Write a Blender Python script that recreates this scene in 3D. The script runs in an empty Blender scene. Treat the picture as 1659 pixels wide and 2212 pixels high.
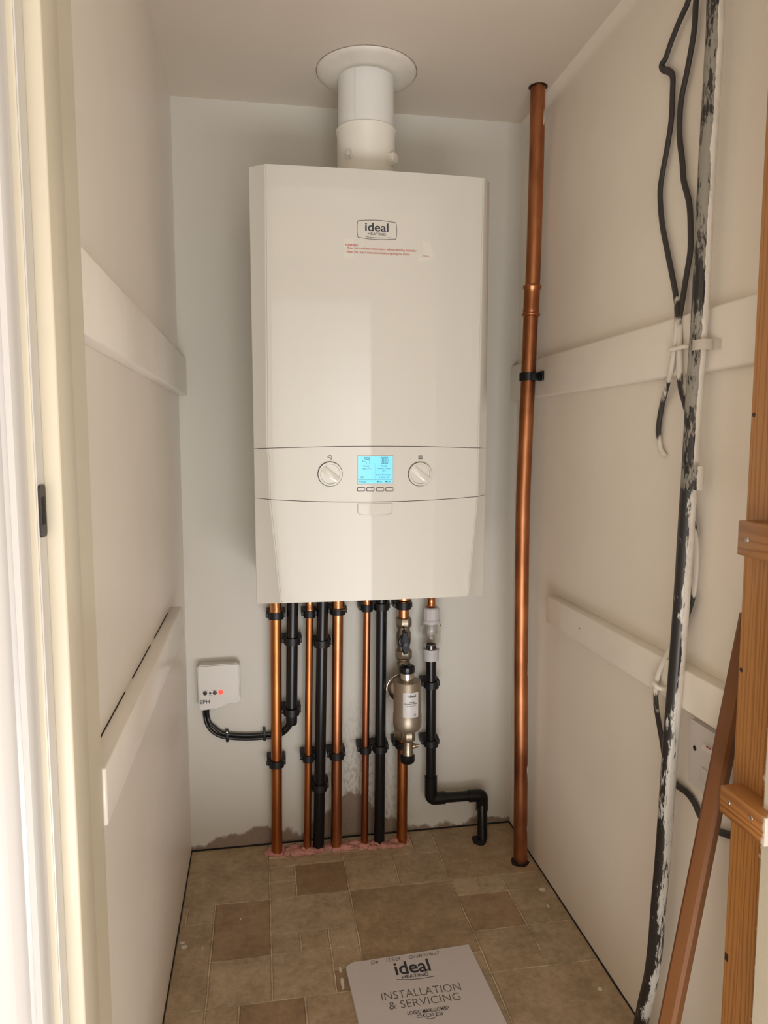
import bpy, bmesh, math, random
from mathutils import Vector, Matrix, noise
random.seed(4)
C = bpy.context.scene
COL = C.collection
PI = math.pi

# ------------------------------------------------------------ camera, world, lights, exposure
FPX, PITCH, YAW = 1547.3, -0.0990, 0.1694
CAMP = Vector((0, 0, 0.857))
R = Matrix.Rotation(-YAW, 3, 'Z') @ Matrix.Rotation(PITCH, 3, 'X')
cam_d = bpy.data.cameras.new('camera')
cam = bpy.data.objects.new('camera', cam_d); COL.objects.link(cam)
cam_d.sensor_fit = 'VERTICAL'; cam_d.sensor_height = 36.0
cam_d.lens = 36.0 * FPX / 2212.0
cam_d.clip_start = 0.02
cam.matrix_world = Matrix.Translation(CAMP) @ (R @ Matrix.Rotation(PI / 2, 3, 'X')).to_4x4()
C.camera = cam

w = bpy.data.worlds.new('world'); C.world = w; w.use_nodes = True
w.node_tree.nodes['Background'].inputs[0].default_value = (1.0, 0.90, 0.775, 1)
w.node_tree.nodes['Background'].inputs[1].default_value = 1.35

def area(name, loc, size, power, color, rot):
    l = bpy.data.lights.new(name, 'AREA'); l.shape = 'RECTANGLE'
    l.size, l.size_y = size; l.energy = power; l.color = color
    o = bpy.data.objects.new(name, l); COL.objects.link(o); o.location = loc; o.rotation_euler = rot
    return o
# daylight entering through the hall window behind the photographer
# (window built from strips, and an unseen panel added low down for light from below)
# (strip powers stepped to soften the boiler reflection: brightest right, fading left and up)
for zc, h, p in ((.53, 1.06, 1.0), (1.10, .08, .86), (1.18, .08, .70), (1.26, .08, .54), (1.34, .08, .39), (1.42, .08, .25), (1.50, .08, .12)):
    for xc, wd, q in ((.504, .12, 1.0), (.394, .10, .88), (.299, .09, .74), (.209, .09, .60), (.114, .10, .47), (-.006, .14, .35), (-.186, .22, .24), (-.45, .30, .14)):
        area('window_daylight', (xc, -1.37, zc), (wd, h), 9.5 * h * wd * p * q, (0.95 + .03 * q, 0.97, 0.90 + .10 * q), (PI / 2, 0, 0))
area('low_light_panel', (0.15, -1.345, -0.35), (2.4, 0.55), 42, (0.97, 0.97, 1.0), (PI / 2, 0, 0))  # broad added panel, out of view, widened to brighten the side walls
C.view_settings.view_transform = 'Standard'; C.view_settings.look = 'None'
C.view_settings.gamma = 1; C.view_settings.use_curve_mapping = False
C.view_settings.exposure = 0.02

# ------------------------------------------------------------ helpers
def ray(px, py):
    return R @ Vector(((px - 829.5) / FPX, 1.0, -(py - 1106) / FPX))
def atY(px, py, Y): d = ray(px, py); return CAMP + d * (Y / d.y)
def atX(px, py, X): d = ray(px, py); return CAMP + d * (X / d.x)
def atZ(px, py, Z): d = ray(px, py); return CAMP + d * ((Z - CAMP.z) / d.z)

def new(): return bmesh.new()
def obj(name, bm, mat, parent=None, smooth=None, kind=None):
    """link a bmesh given in world coordinates as one mesh object (local to its thing)"""
    root = parent
    while root is not None and root.parent is not None: root = root.parent
    if root is not None:
        bmesh.ops.translate(bm, verts=bm.verts, vec=-root.location)
    bmesh.ops.recalc_face_normals(bm, faces=bm.faces)
    me = bpy.data.meshes.new(name); bm.to_mesh(me); bm.free()
    for m in (mat if isinstance(mat, (list, tuple)) else [mat]): me.materials.append(m)
    if smooth is not None:
        for p in me.polygons: p.use_smooth = True
        me.set_sharp_from_angle(angle=math.radians(smooth))
    o = bpy.data.objects.new(name, me); COL.objects.link(o)
    if parent is not None: o.parent = parent
    if kind: o['kind'] = kind
    return o
def tag(o, label, cat, group=None):
    o['label'] = label; o['category'] = cat
    if group: o['group'] = group
    return o
def thing(name, label, cat, loc, group=None):
    o = bpy.data.objects.new(name, None); COL.objects.link(o); o.location = Vector(loc)
    o.empty_display_size = 0.02
    return tag(o, label, cat, group)
def single(name, bm, mat, label, cat, group=None, smooth=None):
    """a thing that is one mesh, its origin moved to its own place"""
    c = sum((v.co for v in bm.verts), Vector()) / len(bm.verts)
    bmesh.ops.translate(bm, verts=bm.verts, vec=-c)
    o = obj(name, bm, mat, None, smooth); o.location = c
    return tag(o, label, cat, group)
def struct(name, bm, mat, smooth=None): return obj(name, bm, mat, None, smooth, 'structure')

def box(bm, x0, x1, y0, y1, z0, z1, bev=0, seg=2):
    vs = [bm.verts.new((x, y, z)) for x in (x0, x1) for y in (y0, y1) for z in (z0, z1)]
    f = [(0, 1, 3, 2), (4, 6, 7, 5), (0, 4, 5, 1), (2, 3, 7, 6), (0, 2, 6, 4), (1, 5, 7, 3)]
    fs = [bm.faces.new([vs[i] for i in q]) for q in f]
    if bev:
        es = list({e for q in fs for e in q.edges})
        bmesh.ops.bevel(bm, geom=es, offset=bev, segments=seg, profile=0.5, affect='EDGES')
    return bm
def frame_axes(d):
    d = d.normalized(); u = Vector((0, 0, 1)) if abs(d.z) < 0.9 else Vector((0, 1, 0))
    a = d.cross(u).normalized(); return a, a.cross(d).normalized()
def cr(pts, n=6):
    """smooth path through points"""
    P = [Vector(p) for p in pts]
    if len(P) < 3: return P
    Q = [P[0] * 2 - P[1]] + P + [P[-1] * 2 - P[-2]]
    out = []
    for i in range(1, len(Q) - 2):
        for k in range(n):
            t = k / n; a, b, c, d = Q[i - 1], Q[i], Q[i + 1], Q[i + 2]
            out.append(0.5 * ((2 * b) + (c - a) * t + (2 * a - 5 * b + 4 * c - d) * t * t + (3 * b - a - 3 * c + d) * t ** 3))
    out.append(P[-1]); return out
def tube(bm, pts, r, n=16, r2=None, cap=True, ref=None, radii=None):
    pts = [Vector(p) for p in pts]; rings = []
    t0 = (pts[1] - pts[0]).normalized(); a, b = frame_axes(t0)
    if ref is not None:
        b = (Vector(ref) - t0 * t0.dot(Vector(ref))).normalized(); a = b.cross(t0)
    for i, p in enumerate(pts):
        t = (pts[min(i + 1, len(pts) - 1)] - pts[max(i - 1, 0)]).normalized()
        a = (a - t * a.dot(t)).normalized(); b = t.cross(a).normalized()
        ra = radii[i] if radii else r; rb = r2 if r2 else ra
        rings.append([bm.verts.new(p + a * ra * math.cos(2 * PI * k / n) + b * rb * math.sin(2 * PI * k / n)) for k in range(n)])
    for i in range(len(rings) - 1):
        for k in range(n):
            bm.faces.new((rings[i][k], rings[i][(k + 1) % n], rings[i + 1][(k + 1) % n], rings[i + 1][k]))
    if cap: bm.faces.new(rings[0][::-1]); bm.faces.new(rings[-1])
    return bm
def lathe(bm, prof, base, axis=(0, 0, 1), n=32, cap=True):
    """prof: (radius, height) pairs along axis from base; n=6 gives a hexagon nut"""
    base = Vector(base); ax = Vector(axis).normalized(); a, b = frame_axes(ax); rings = []
    for r, h in prof:
        rings.append([bm.verts.new(base + ax * h + a * r * math.cos(2 * PI * (k + .5) / n) + b * r * math.sin(2 * PI * (k + .5) / n)) for k in range(n)])
    for i in range(len(rings) - 1):
        for k in range(n):
            bm.faces.new((rings[i][k], rings[i][(k + 1) % n], rings[i + 1][(k + 1) % n], rings[i + 1][k]))
    if cap: bm.faces.new(rings[0][::-1]); bm.faces.new(rings[-1])
    return bm
def nut(bm, r, h, base, axis=(0, 0, 1), n=6):
    return lathe(bm, [(r * .92, 0), (r, h * .12), (r, h * .88), (r * .92, h)], base, axis, n)
def prism(bm, poly, y0, y1, axis='Y'):
    def P(u, v, t):
        return {'Y': (u, t, v), 'X': (t, u, v), 'Z': (u, v, t)}[axis]
    A = [bm.verts.new(P(u, v, y0)) for u, v in poly]; B = [bm.verts.new(P(u, v, y1)) for u, v in poly]
    bm.faces.new(A); bm.faces.new(B[::-1])
    for i in range(len(poly)):
        j = (i + 1) % len(poly); bm.faces.new((A[i], A[j], B[j], B[i]))
    return bm
def rrect(x0, x1, y0, y1, r, n=5):
    out = []
    for cx, cy, a0 in ((x1 - r, y1 - r, 0), (x0 + r, y1 - r, 90), (x0 + r, y0 + r, 180), (x1 - r, y0 + r, 270)):
        for k in range(n + 1):
            a = math.radians(a0 + 90 * k / n); out.append((cx + r * math.cos(a), cy + r * math.sin(a)))
    return out
DG = None
def text_bm(s, bold=0.0, shear=0.0):
    """writing as a flat mesh whose bounding box is normalised to 0..1"""
    cu = bpy.data.curves.new('t', 'FONT'); cu.body = s; cu.offset = bold; cu.shear = shear
    cu.resolution_u = 4; cu.align_x = 'CENTER'
    o = bpy.data.objects.new('t', cu); COL.objects.link(o)
    bpy.context.view_layer.update()
    me = bpy.data.meshes.new_from_object(o.evaluated_get(bpy.context.evaluated_depsgraph_get()))
    bpy.data.objects.remove(o); bpy.data.curves.remove(cu)
    bm = new(); bm.from_mesh(me); bpy.data.meshes.remove(me)
    xs = [v.co.x for v in bm.verts]; ys = [v.co.y for v in bm.verts]
    for v in bm.verts:
        v.co.x = (v.co.x - min(xs)) / (max(xs) - min(xs)); v.co.y = (v.co.y - min(ys)) / (max(ys) - min(ys)); v.co.z = 0
    return bm
def write(bm, s, fn, u0, u1, v0, v1, bold=0.0, shear=0.0):
    """add writing filling the rectangle u0..u1, v0..v1 mapped by fn"""
    t = text_bm(s, bold, shear); m = {}
    for v in t.verts: m[v] = bm.verts.new(fn(u0 + (u1 - u0) * v.co.x, v0 + (v1 - v0) * v.co.y))
    for f in t.faces:
        try: bm.faces.new([m[v] for v in f.verts])
        except ValueError: pass
    t.free(); return bm
def stroke(bm, pts, wd, fn):
    """a thin drawn line of width wd in the uv plane of fn"""
    for i in range(len(pts) - 1):
        a = Vector(pts[i]); b = Vector(pts[i + 1]); d = (b - a)
        if d.length < 1e-9: continue
        d.normalize(); n = Vector((-d.y, d.x)) * wd / 2; a2 = a - d * wd * .3; b2 = b + d * wd * .3
        bm.faces.new([bm.verts.new(fn(*q)) for q in (a2 - n, b2 - n, b2 + n, a2 + n)])
    return bm

# ------------------------------------------------------------ materials
def mat(name, col, rough=.5, metal=0, var=0, vscale=8, bump=0, bscale=60, coat=0, spec=.5, col2=None, stretch=(1, 1, 1), emis=None):
    m = bpy.data.materials.new(name); m.use_nodes = True; nt = m.node_tree; N = nt.nodes; L = nt.links
    b = N['Principled BSDF']; b.inputs['Base Color'].default_value = (*col, 1)
    b.inputs['Roughness'].default_value = rough; b.inputs['Metallic'].default_value = metal
    b.inputs['Coat Weight'].default_value = coat; b.inputs['Coat Roughness'].default_value = .06
    b.inputs['Specular IOR Level'].default_value = spec
    tc = N.new('ShaderNodeTexCoord'); mp = N.new('ShaderNodeMapping'); mp.inputs['Scale'].default_value = stretch
    L.new(tc.outputs['Object'], mp.inputs[0])
    if var or col2:
        nz = N.new('ShaderNodeTexNoise'); nz.inputs['Scale'].default_value = vscale; nz.inputs['Detail'].default_value = 5
        L.new(mp.outputs[0], nz.inputs['Vector'])
        rp = N.new('ShaderNodeValToRGB'); rp.color_ramp.elements[0].position = .35; rp.color_ramp.elements[1].position = .65
        rp.color_ramp.elements[0].color = (*(col2 or [c * (1 - var) for c in col]), 1)
        rp.color_ramp.elements[1].color = (*col, 1)
        L.new(nz.outputs['Fac'], rp.inputs[0]); L.new(rp.outputs[0], b.inputs['Base Color'])
    if bump:
        n2 = N.new('ShaderNodeTexNoise'); n2.inputs['Scale'].default_value = bscale; n2.inputs['Detail'].default_value = 3
        L.new(mp.outputs[0], n2.inputs['Vector'])
        bp = N.new('ShaderNodeBump'); bp.inputs['Strength'].default_value = bump; bp.inputs['Distance'].default_value = .002
        L.new(n2.outputs['Fac'], bp.inputs['Height']); L.new(bp.outputs[0], b.inputs['Normal'])
    if emis:
        b.inputs['Emission Color'].default_value = (*emis[0], 1); b.inputs['Emission Strength'].default_value = emis[1]
    return m
def nodes(m): return m.node_tree.nodes, m.node_tree.links, m.node_tree.nodes['Principled BSDF']
def math_n(N, L, op, a, b=None, c=None):
    n = N.new('ShaderNodeMath'); n.operation = op
    for i, x in enumerate((a, b, c)):
        if x is None: continue
        if isinstance(x, (int, float)): n.inputs[i].default_value = x
        else: L.new(x, n.inputs[i])
    return n.outputs[0]

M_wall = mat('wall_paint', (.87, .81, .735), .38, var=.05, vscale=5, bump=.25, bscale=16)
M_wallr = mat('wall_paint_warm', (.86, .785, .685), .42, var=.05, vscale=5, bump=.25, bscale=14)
M_gloss = mat('gloss_paint', (.86, .81, .74), .24, var=.04, vscale=9, bump=.22, bscale=30)
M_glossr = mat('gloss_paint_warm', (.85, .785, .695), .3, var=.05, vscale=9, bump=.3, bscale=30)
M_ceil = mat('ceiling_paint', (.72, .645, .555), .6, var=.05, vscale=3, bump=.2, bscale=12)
M_frame = mat('frame_white', (.60, .58, .56), .25, bump=.15, bscale=20)
M_cream = mat('frame_cream', (.66, .60, .47), .35, var=.05, vscale=12, bump=.2, bscale=25)
M_black = mat('black_plastic', (.006, .006, .007), .24, spec=.35)
M_clip = mat('clip_plastic', (.008, .008, .009), .4, spec=.35)
M_cable = mat('cable_grey', (.045, .042, .042), .5)
M_dark = mat('dark_gap', (.015, .012, .010), .9)
M_white = mat('boiler_white', (.64, .62, .56), .45, coat=.9)
M_white.node_tree.nodes['Principled BSDF'].inputs['Coat Roughness'].default_value = .02
M_whiteM = mat('moulded_white', (.72, .69, .63), .35)
M_flue = mat('flue_white', (.80, .80, .77), .4, var=.03)
M_flue2 = mat('flue_cream', (.80, .77, .68), .4)
M_ink = mat('ink_dark', (.03, .035, .05), .5)
M_red = mat('ink_red', (.50, .06, .04), .5)
M_screen = mat('screen', (.10, .3, .33), .15, emis=((.22, .78, 1.0), .75))
M_blueink = mat('screen_ink', (.02, .10, .22), .4)
M_nickel = mat('nickel', (.37, .315, .24), .34, metal=1, bump=.1, bscale=200)
M_canister = mat('canister', (.36, .31, .24), .40, metal=.8, bump=.08, bscale=250)
M_chrome = mat('chrome', (.70, .66, .60), .12, metal=1)
M_label = mat('silver_label', (.62, .61, .60), .3)
M_paper = mat('paper', (.66, .62, .62), .75, bump=.1, bscale=20)
M_pink = mat('pink_foam', (.62, .30, .25), .9, var=.25, vscale=40, bump=.9, bscale=150)
M_grey = mat('grey_plastic', (.56, .54, .54), .4)
M_boxw = mat('receiver_white', (.66, .64, .59), .35)
M_spot = mat('paint_drip', (.72, .68, .62), .4)
M_led = mat('red_light', (.8, .05, .02), .4, emis=((1, .05, .03), 1.3))
M_switch = mat('switch_plate', (.62, .57, .54), .4)
M_screw = mat('screw_metal', (.55, .53, .50), .3, metal=1)
M_pole = mat('varnished_wood', (.22, .09, .030), .45, col2=(.15, .055, .018), vscale=14, stretch=(1, 1, .08), spec=.3)
M_iron = mat('dark_iron', (.05, .04, .04), .45, metal=.6, var=.4, vscale=60)

def copper(name, c1, c2, rough=.27):
    m = mat(name, [v * .92 for v in c1], rough, 1, col2=[v * .8 for v in c2], vscale=17, stretch=(1, 1, .4), bump=.08, bscale=90)
    N, L, b = nodes(m)
    nz = N.new('ShaderNodeTexNoise'); nz.inputs['Scale'].default_value = 30; nz.inputs['Detail'].default_value = 6
    mr = N.new('ShaderNodeMapRange'); mr.inputs[3].default_value = rough * .8; mr.inputs[4].default_value = rough * 1.6
    L.new(nz.outputs['Fac'], mr.inputs[0]); L.new(mr.outputs[0], b.inputs['Roughness'])
    return m
M_cop = copper('copper_orange', (.62, .235, .075), (.42, .14, .045), .31)
M_cop2 = copper('copper_rosy', (.66, .28, .13), (.42, .15, .07))
M_cop3 = copper('copper_brown', (.46, .17, .085), (.32, .11, .05))
M_copb = copper('copper_bright', (.74, .33, .15), (.62, .25, .10), .22)
M_copbig = copper('copper_tarnished', (.64, .27, .12), (.28, .10, .045), .34)

def painted_black():
    """black pipe: room side brushed white, the rest thinly smeared grey high up and streaked low down"""
    m = mat('smeared_pipe', (.02, .017, .016), .34); N, L, b = nodes(m)
    g = N.new('ShaderNodeNewGeometry'); sp = N.new('ShaderNodeSeparateXYZ'); L.new(g.outputs['Position'], sp.inputs[0])
    sn = N.new('ShaderNodeSeparateXYZ'); L.new(g.outputs['Normal'], sn.inputs[0])
    def tex(scale, zs, det, rough=.6):
        mp = N.new('ShaderNodeMapping'); mp.inputs['Scale'].default_value = (1, 1, zs); L.new(g.outputs['Position'], mp.inputs[0])
        nz = N.new('ShaderNodeTexNoise'); nz.inputs['Scale'].default_value = scale; nz.inputs['Detail'].default_value = det; nz.inputs['Roughness'].default_value = rough
        L.new(mp.outputs[0], nz.inputs['Vector']); return nz.outputs['Fac']
    def ramp(v, a, c):
        mr = N.new('ShaderNodeMapRange'); mr.inputs[1].default_value = a; mr.inputs[2].default_value = c; mr.clamp = True
        L.new(v, mr.inputs[0]); return mr.outputs[0]
    fine = tex(330, .22, 9, .75); mid = tex(110, .25, 6); big = tex(14, .8, 2)
    z = sp.outputs[2]
    # white on the side turned to the wall and door, fading out below the lower batten
    side = math_n(N, L, 'ADD', sn.outputs[0], math_n(N, L, 'MULTIPLY', math_n(N, L, 'SUBTRACT', mid, .5), .9))
    low = math_n(N, L, 'MULTIPLY', math_n(N, L, 'SUBTRACT', 1.0, ramp(z, .46, .52)), 1.2)
    white = ramp(math_n(N, L, 'SUBTRACT', side, low), -.24, -.18)
    # thin grey smears, dense above the coupling
    hi = ramp(z, .796, .803)
    thr = math_n(N, L, 'ADD', math_n(N, L, 'SUBTRACT', .60, math_n(N, L, 'MULTIPLY', hi, .13)), math_n(N, L, 'MULTIPLY', math_n(N, L, 'SUBTRACT', big, .5), -.7))
    thr = math_n(N, L, 'SUBTRACT', thr, math_n(N, L, 'MULTIPLY', math_n(N, L, 'MULTIPLY', ramp(sn.outputs[0], -.80, -.35), .15), math_n(N, L, 'SUBTRACT', 1.0, hi)))
    gm = ramp(math_n(N, L, 'SUBTRACT', math_n(N, L, 'ADD', math_n(N, L, 'MULTIPLY', fine, .6), math_n(N, L, 'MULTIPLY', mid, .4)), thr), -.01, .03)
    gcol = N.new('ShaderNodeMixRGB'); gcol.inputs[1].default_value = (.62, .60, .55, 1); gcol.inputs[2].default_value = (.27, .245, .205, 1); L.new(hi, gcol.inputs[0])
    m1 = N.new('ShaderNodeMixRGB'); m1.inputs[1].default_value = (.018, .015, .014, 1); L.new(gm, m1.inputs[0]); L.new(gcol.outputs[0], m1.inputs[2])
    m2 = N.new('ShaderNodeMixRGB'); m2.inputs[2].default_value = (.74, .69, .61, 1); L.new(white, m2.inputs[0]); L.new(m1.outputs[0], m2.inputs[1])
    L.new(m2.outputs[0], b.inputs['Base Color'])
    bp = N.new('ShaderNodeBump'); bp.inputs['Strength'].default_value = .5; bp.inputs['Distance'].default_value = .001
    L.new(math_n(N, L, 'ADD', white, gm), bp.inputs['Height']); L.new(bp.outputs[0], b.inputs['Normal'])
    return m
M_smear = painted_black()

def cable_paint():
    """black flat cable painted white where it crosses the battens (by height on the wall)"""
    m = mat('cable_painted', (.045, .038, .034), .5); N, L, b = nodes(m)
    g = N.new('ShaderNodeNewGeometry'); sp = N.new('ShaderNodeSeparateXYZ'); L.new(g.outputs['Position'], sp.inputs[0])
    nz = N.new('ShaderNodeTexNoise'); nz.inputs['Scale'].default_value = 60; nz.inputs['Detail'].default_value = 5
    mp = N.new('ShaderNodeMapping'); mp.inputs['Scale'].default_value = (1, 1, .3); L.new(g.outputs['Position'], mp.inputs[0]); L.new(mp.outputs[0], nz.inputs['Vector'])
    def band(z0, h):
        return math_n(N, L, 'SUBTRACT', h, math_n(N, L, 'ABSOLUTE', math_n(N, L, 'SUBTRACT', sp.outputs[2], z0)))
    s = math_n(N, L, 'MAXIMUM', math_n(N, L, 'MAXIMUM', band(.965, .055), band(.575, .055)), math_n(N, L, 'MAXIMUM', band(.705, .04), band(.838, .030)))
    s = math_n(N, L, 'ADD', s, math_n(N, L, 'MULTIPLY', math_n(N, L, 'SUBTRACT', nz.outputs['Fac'], .5), .16))
    rp = N.new('ShaderNodeValToRGB'); rp.color_ramp.elements[0].position = .0; rp.color_ramp.elements[1].position = .012
    L.new(s, rp.inputs[0])
    mx = N.new('ShaderNodeMixRGB'); mx.inputs[1].default_value = (.035, .03, .028, 1); mx.inputs[2].default_value = (.72, .68, .60, 1)
    L.new(rp.outputs[0], mx.inputs[0]); L.new(mx.outputs[0], b.inputs['Base Color'])
    return m
M_cpaint = cable_paint()

def back_wall():
    m = mat('back_plaster', (.72, .70, .65), .55); N, L, b = nodes(m)
    g = N.new('ShaderNodeNewGeometry'); sp = N.new('ShaderNodeSeparateXYZ'); L.new(g.outputs['Position'], sp.inputs[0])
    x, z = sp.outputs[0], sp.outputs[2]
    n1 = N.new('ShaderNodeTexNoise'); n1.inputs['Scale'].default_value = 7; n1.inputs['Detail'].default_value = 8; n1.inputs['Roughness'].default_value = .6
    n2 = N.new('ShaderNodeTexNoise'); n2.inputs['Scale'].default_value = 140; n2.inputs['Detail'].default_value = 4
    n3 = N.new('ShaderNodeTexNoise'); n3.inputs['Scale'].default_value = 3; n3.inputs['Detail'].default_value = 4
    # bare base band, taller between the middle pipes
    dx = math_n(N, L, 'SUBTRACT', x, .185)
    hump = math_n(N, L, 'MAXIMUM', math_n(N, L, 'SUBTRACT', .075, math_n(N, L, 'MULTIPLY', math_n(N, L, 'MULTIPLY', dx, dx), 5.0)), .02)
    lim = math_n(N, L, 'ADD', hump, math_n(N, L, 'MULTIPLY', math_n(N, L, 'SUBTRACT', n1.outputs['Fac'], .5), .16))
    s = math_n(N, L, 'SUBTRACT', lim, z)
    rp = N.new('ShaderNodeValToRGB'); rp.color_ramp.elements[0].position = 0; rp.color_ramp.elements[1].position = .006
    L.new(s, rp.inputs[0])
    # rubbed greyish haze above the bare band
    hz = N.new('ShaderNodeMapRange'); hz.inputs[1].default_value = .34; hz.inputs[2].default_value = .03; L.new(z, hz.inputs[0])
    hx = math_n(N, L, 'MAXIMUM', math_n(N, L, 'SUBTRACT', 1.0, math_n(N, L, 'MULTIPLY', math_n(N, L, 'ABSOLUTE', math_n(N, L, 'SUBTRACT', x, .20)), 8.0)), 0.0)
    sp2 = N.new('ShaderNodeValToRGB'); sp2.color_ramp.elements[0].position = .47; sp2.color_ramp.elements[1].position = .62
    L.new(n2.outputs['Fac'], sp2.inputs[0])
    hz2 = math_n(N, L, 'MULTIPLY', math_n(N, L, 'MULTIPLY', hz.outputs[0], hx), sp2.outputs[0])
    base = N.new('ShaderNodeMixRGB'); base.inputs[1].default_value = (.68, .665, .60, 1); base.inputs[2].default_value = (.62, .595, .53, 1)
    L.new(n3.outputs['Fac'], base.inputs[0])
    m1 = N.new('ShaderNodeMixRGB'); m1.inputs[2].default_value = (.30, .25, .21, 1)
    L.new(hz2, m1.inputs[0]); L.new(base.outputs[0], m1.inputs[1])
    br = N.new('ShaderNodeMixRGB'); br.inputs[1].default_value = (.20, .14, .10, 1); br.inputs[2].default_value = (.33, .25, .19, 1); L.new(n2.outputs['Fac'], br.inputs[0])
    m2 = N.new('ShaderNodeMixRGB'); L.new(rp.outputs[0], m2.inputs[0]); L.new(m1.outputs[0], m2.inputs[1]); L.new(br.outputs[0], m2.inputs[2])
    L.new(m2.outputs[0], b.inputs['Base Color'])
    bp = N.new('ShaderNodeBump'); bp.inputs['Strength'].default_value = .35; bp.inputs['Distance'].default_value = .003
    h = math_n(N, L, 'SUBTRACT', math_n(N, L, 'MULTIPLY', n1.outputs['Fac'], .6), rp.outputs[0])
    L.new(h, bp.inputs['Height']); L.new(bp.outputs[0], b.inputs['Normal'])
    return m
M_back = back_wall()

def vinyl():
    m = mat('vinyl_tile', (.3, .2, .12), .5); N, L, b = nodes(m)
    at = N.new('ShaderNodeAttribute'); at.attribute_name = 'tile'; at.attribute_type = 'GEOMETRY'
    tc = N.new('ShaderNodeTexCoord')
    n1 = N.new('ShaderNodeTexNoise'); n1.inputs['Scale'].default_value = 17; n1.inputs['Detail'].default_value = 10; n1.inputs['Roughness'].default_value = .75
    n2 = N.new('ShaderNodeTexNoise'); n2.inputs['Scale'].default_value = 85; n2.inputs['Detail'].default_value = 7; n2.inputs['Roughness'].default_value = .7
    for n in (n1, n2): L.new(tc.outputs['Object'], n.inputs['Vector'])
    rp = N.new('ShaderNodeValToRGB'); E = rp.color_ramp.elements
    E[0].position = .38; E[0].color = (.58, .54, .48, 1); E[1].position = .64; E[1].color = (1.2, 1.2, 1.2, 1)
    s = math_n(N, L, 'ADD', math_n(N, L, 'MULTIPLY', n1.outputs['Fac'], .62), math_n(N, L, 'MULTIPLY', n2.outputs['Fac'], .38))
    L.new(s, rp.inputs[0])
    mx = N.new('ShaderNodeMixRGB'); mx.blend_type = 'MULTIPLY'; mx.inputs[0].default_value = .85
    L.new(at.outputs['Color'], mx.inputs[1]); L.new(rp.outputs[0], mx.inputs[2]); L.new(mx.outputs[0], b.inputs['Base Color'])
    bp = N.new('ShaderNodeBump'); bp.inputs['Strength'].default_value = .25; bp.inputs['Distance'].default_value = .002
    L.new(s, bp.inputs['Height']); L.new(bp.outputs[0], b.inputs['Normal'])
    return m
M_vinyl = vinyl()

def pine(name, c1, c2, axis='Z', paint_edge=None):
    m = mat(name, c1, .38, coat=.15); N, L, b = nodes(m)
    g = N.new('ShaderNodeNewGeometry'); mp = N.new('ShaderNodeMapping')
    mp.inputs['Scale'].default_value = (1, 1, .05) if axis == 'Z' else (1, .12, 1)
    L.new(g.outputs['Position'], mp.inputs[0])
    wv = N.new('ShaderNodeTexWave'); wv.bands_direction = 'Y' if axis == 'Z' else 'Z'
    wv.inputs['Scale'].default_value = 55 if axis == 'Z' else 30; wv.inputs['Distortion'].default_value = 9 if axis == 'Z' else 9
    wv.inputs['Detail'].default_value = 3; wv.inputs['Detail Scale'].default_value = 1.2
    L.new(mp.outputs[0], wv.inputs['Vector'])
    nz = N.new('ShaderNodeTexNoise'); nz.inputs['Scale'].default_value = 18; nz.inputs['Detail'].default_value = 6; L.new(mp.outputs[0], nz.inputs['Vector'])
    s = math_n(N, L, 'ADD', math_n(N, L, 'MULTIPLY', wv.outputs['Fac'], .55), math_n(N, L, 'MULTIPLY', nz.outputs['Fac'], .6))
    rp = N.new('ShaderNodeValToRGB'); E = rp.color_ramp.elements
    E[0].position = .22; E[0].color = (*c2, 1); E[1].position = .62; E[1].color = (*c1, 1)
    L.new(s, rp.inputs[0]); out = rp.outputs[0]
    if paint_edge is not None:
        sp = N.new('ShaderNodeSeparateXYZ'); L.new(g.outputs['Position'], sp.inputs[0])
        n2 = N.new('ShaderNodeTexNoise'); n2.inputs['Scale'].default_value = 45; n2.inputs['Detail'].default_value = 8; n2.inputs['Roughness'].default_value = .75
        L.new(g.outputs['Position'], n2.inputs['Vector'])
        q = math_n(N, L, 'SUBTRACT', math_n(N, L, 'ADD', paint_edge, math_n(N, L, 'MULTIPLY', math_n(N, L, 'SUBTRACT', n2.outputs['Fac'], .5), .045)), sp.outputs[1])
        r2 = N.new('ShaderNodeValToRGB'); r2.color_ramp.elements[0].position = 0; r2.color_ramp.elements[1].position = .004
        L.new(q, r2.inputs[0])
        mx = N.new('ShaderNodeMixRGB'); mx.inputs[2].default_value = (.66, .58, .50, 1)
        L.new(r2.outputs[0], mx.inputs[0]); L.new(out, mx.inputs[1]); out = mx.outputs[0]
    L.new(out, b.inputs['Base Color'])
    return m
M_pine = pine('pine', (.40, .175, .045), (.24, .088, .018), 'Z', .604)
M_pineb = pine('pine_block', (.42, .18, .05), (.24, .085, .02), 'Y', .576)
M_pinet = pine('pine_block_plain', (.34, .15, .045), (.22, .085, .022), 'Y')

# ------------------------------------------------------------ setting
XL, XR, YB, ZC = -.158, .540, 1.475, 1.507
struct('wall_back', box(new(), XL - .05, XR + .08, YB, YB + .06, -.05, ZC + .03), M_back)
struct('wall_left', box(new(), XL - .05, XL, .48, YB, -.05, ZC + .01), M_wall)
pr = [(XR + .06, -.05), (XR, -.05), (XR, 1.30), (XR + .002, 1.38)] + [(XR + .012 - .018 * (1 - math.cos(a)), 1.489 + .0185 * math.sin(a)) for a in [math.radians(9 * k) for k in range(11)]] + [(XR - .006, ZC + .02), (XR + .06, ZC + .02)]
struct('wall_right', prism(new(), pr, .48, YB), M_wallr, 40)
struct('ceiling', box(new(), XL - .05, XR + .08, .40, YB + .06, ZC, ZC + .05), M_ceil)

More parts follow.
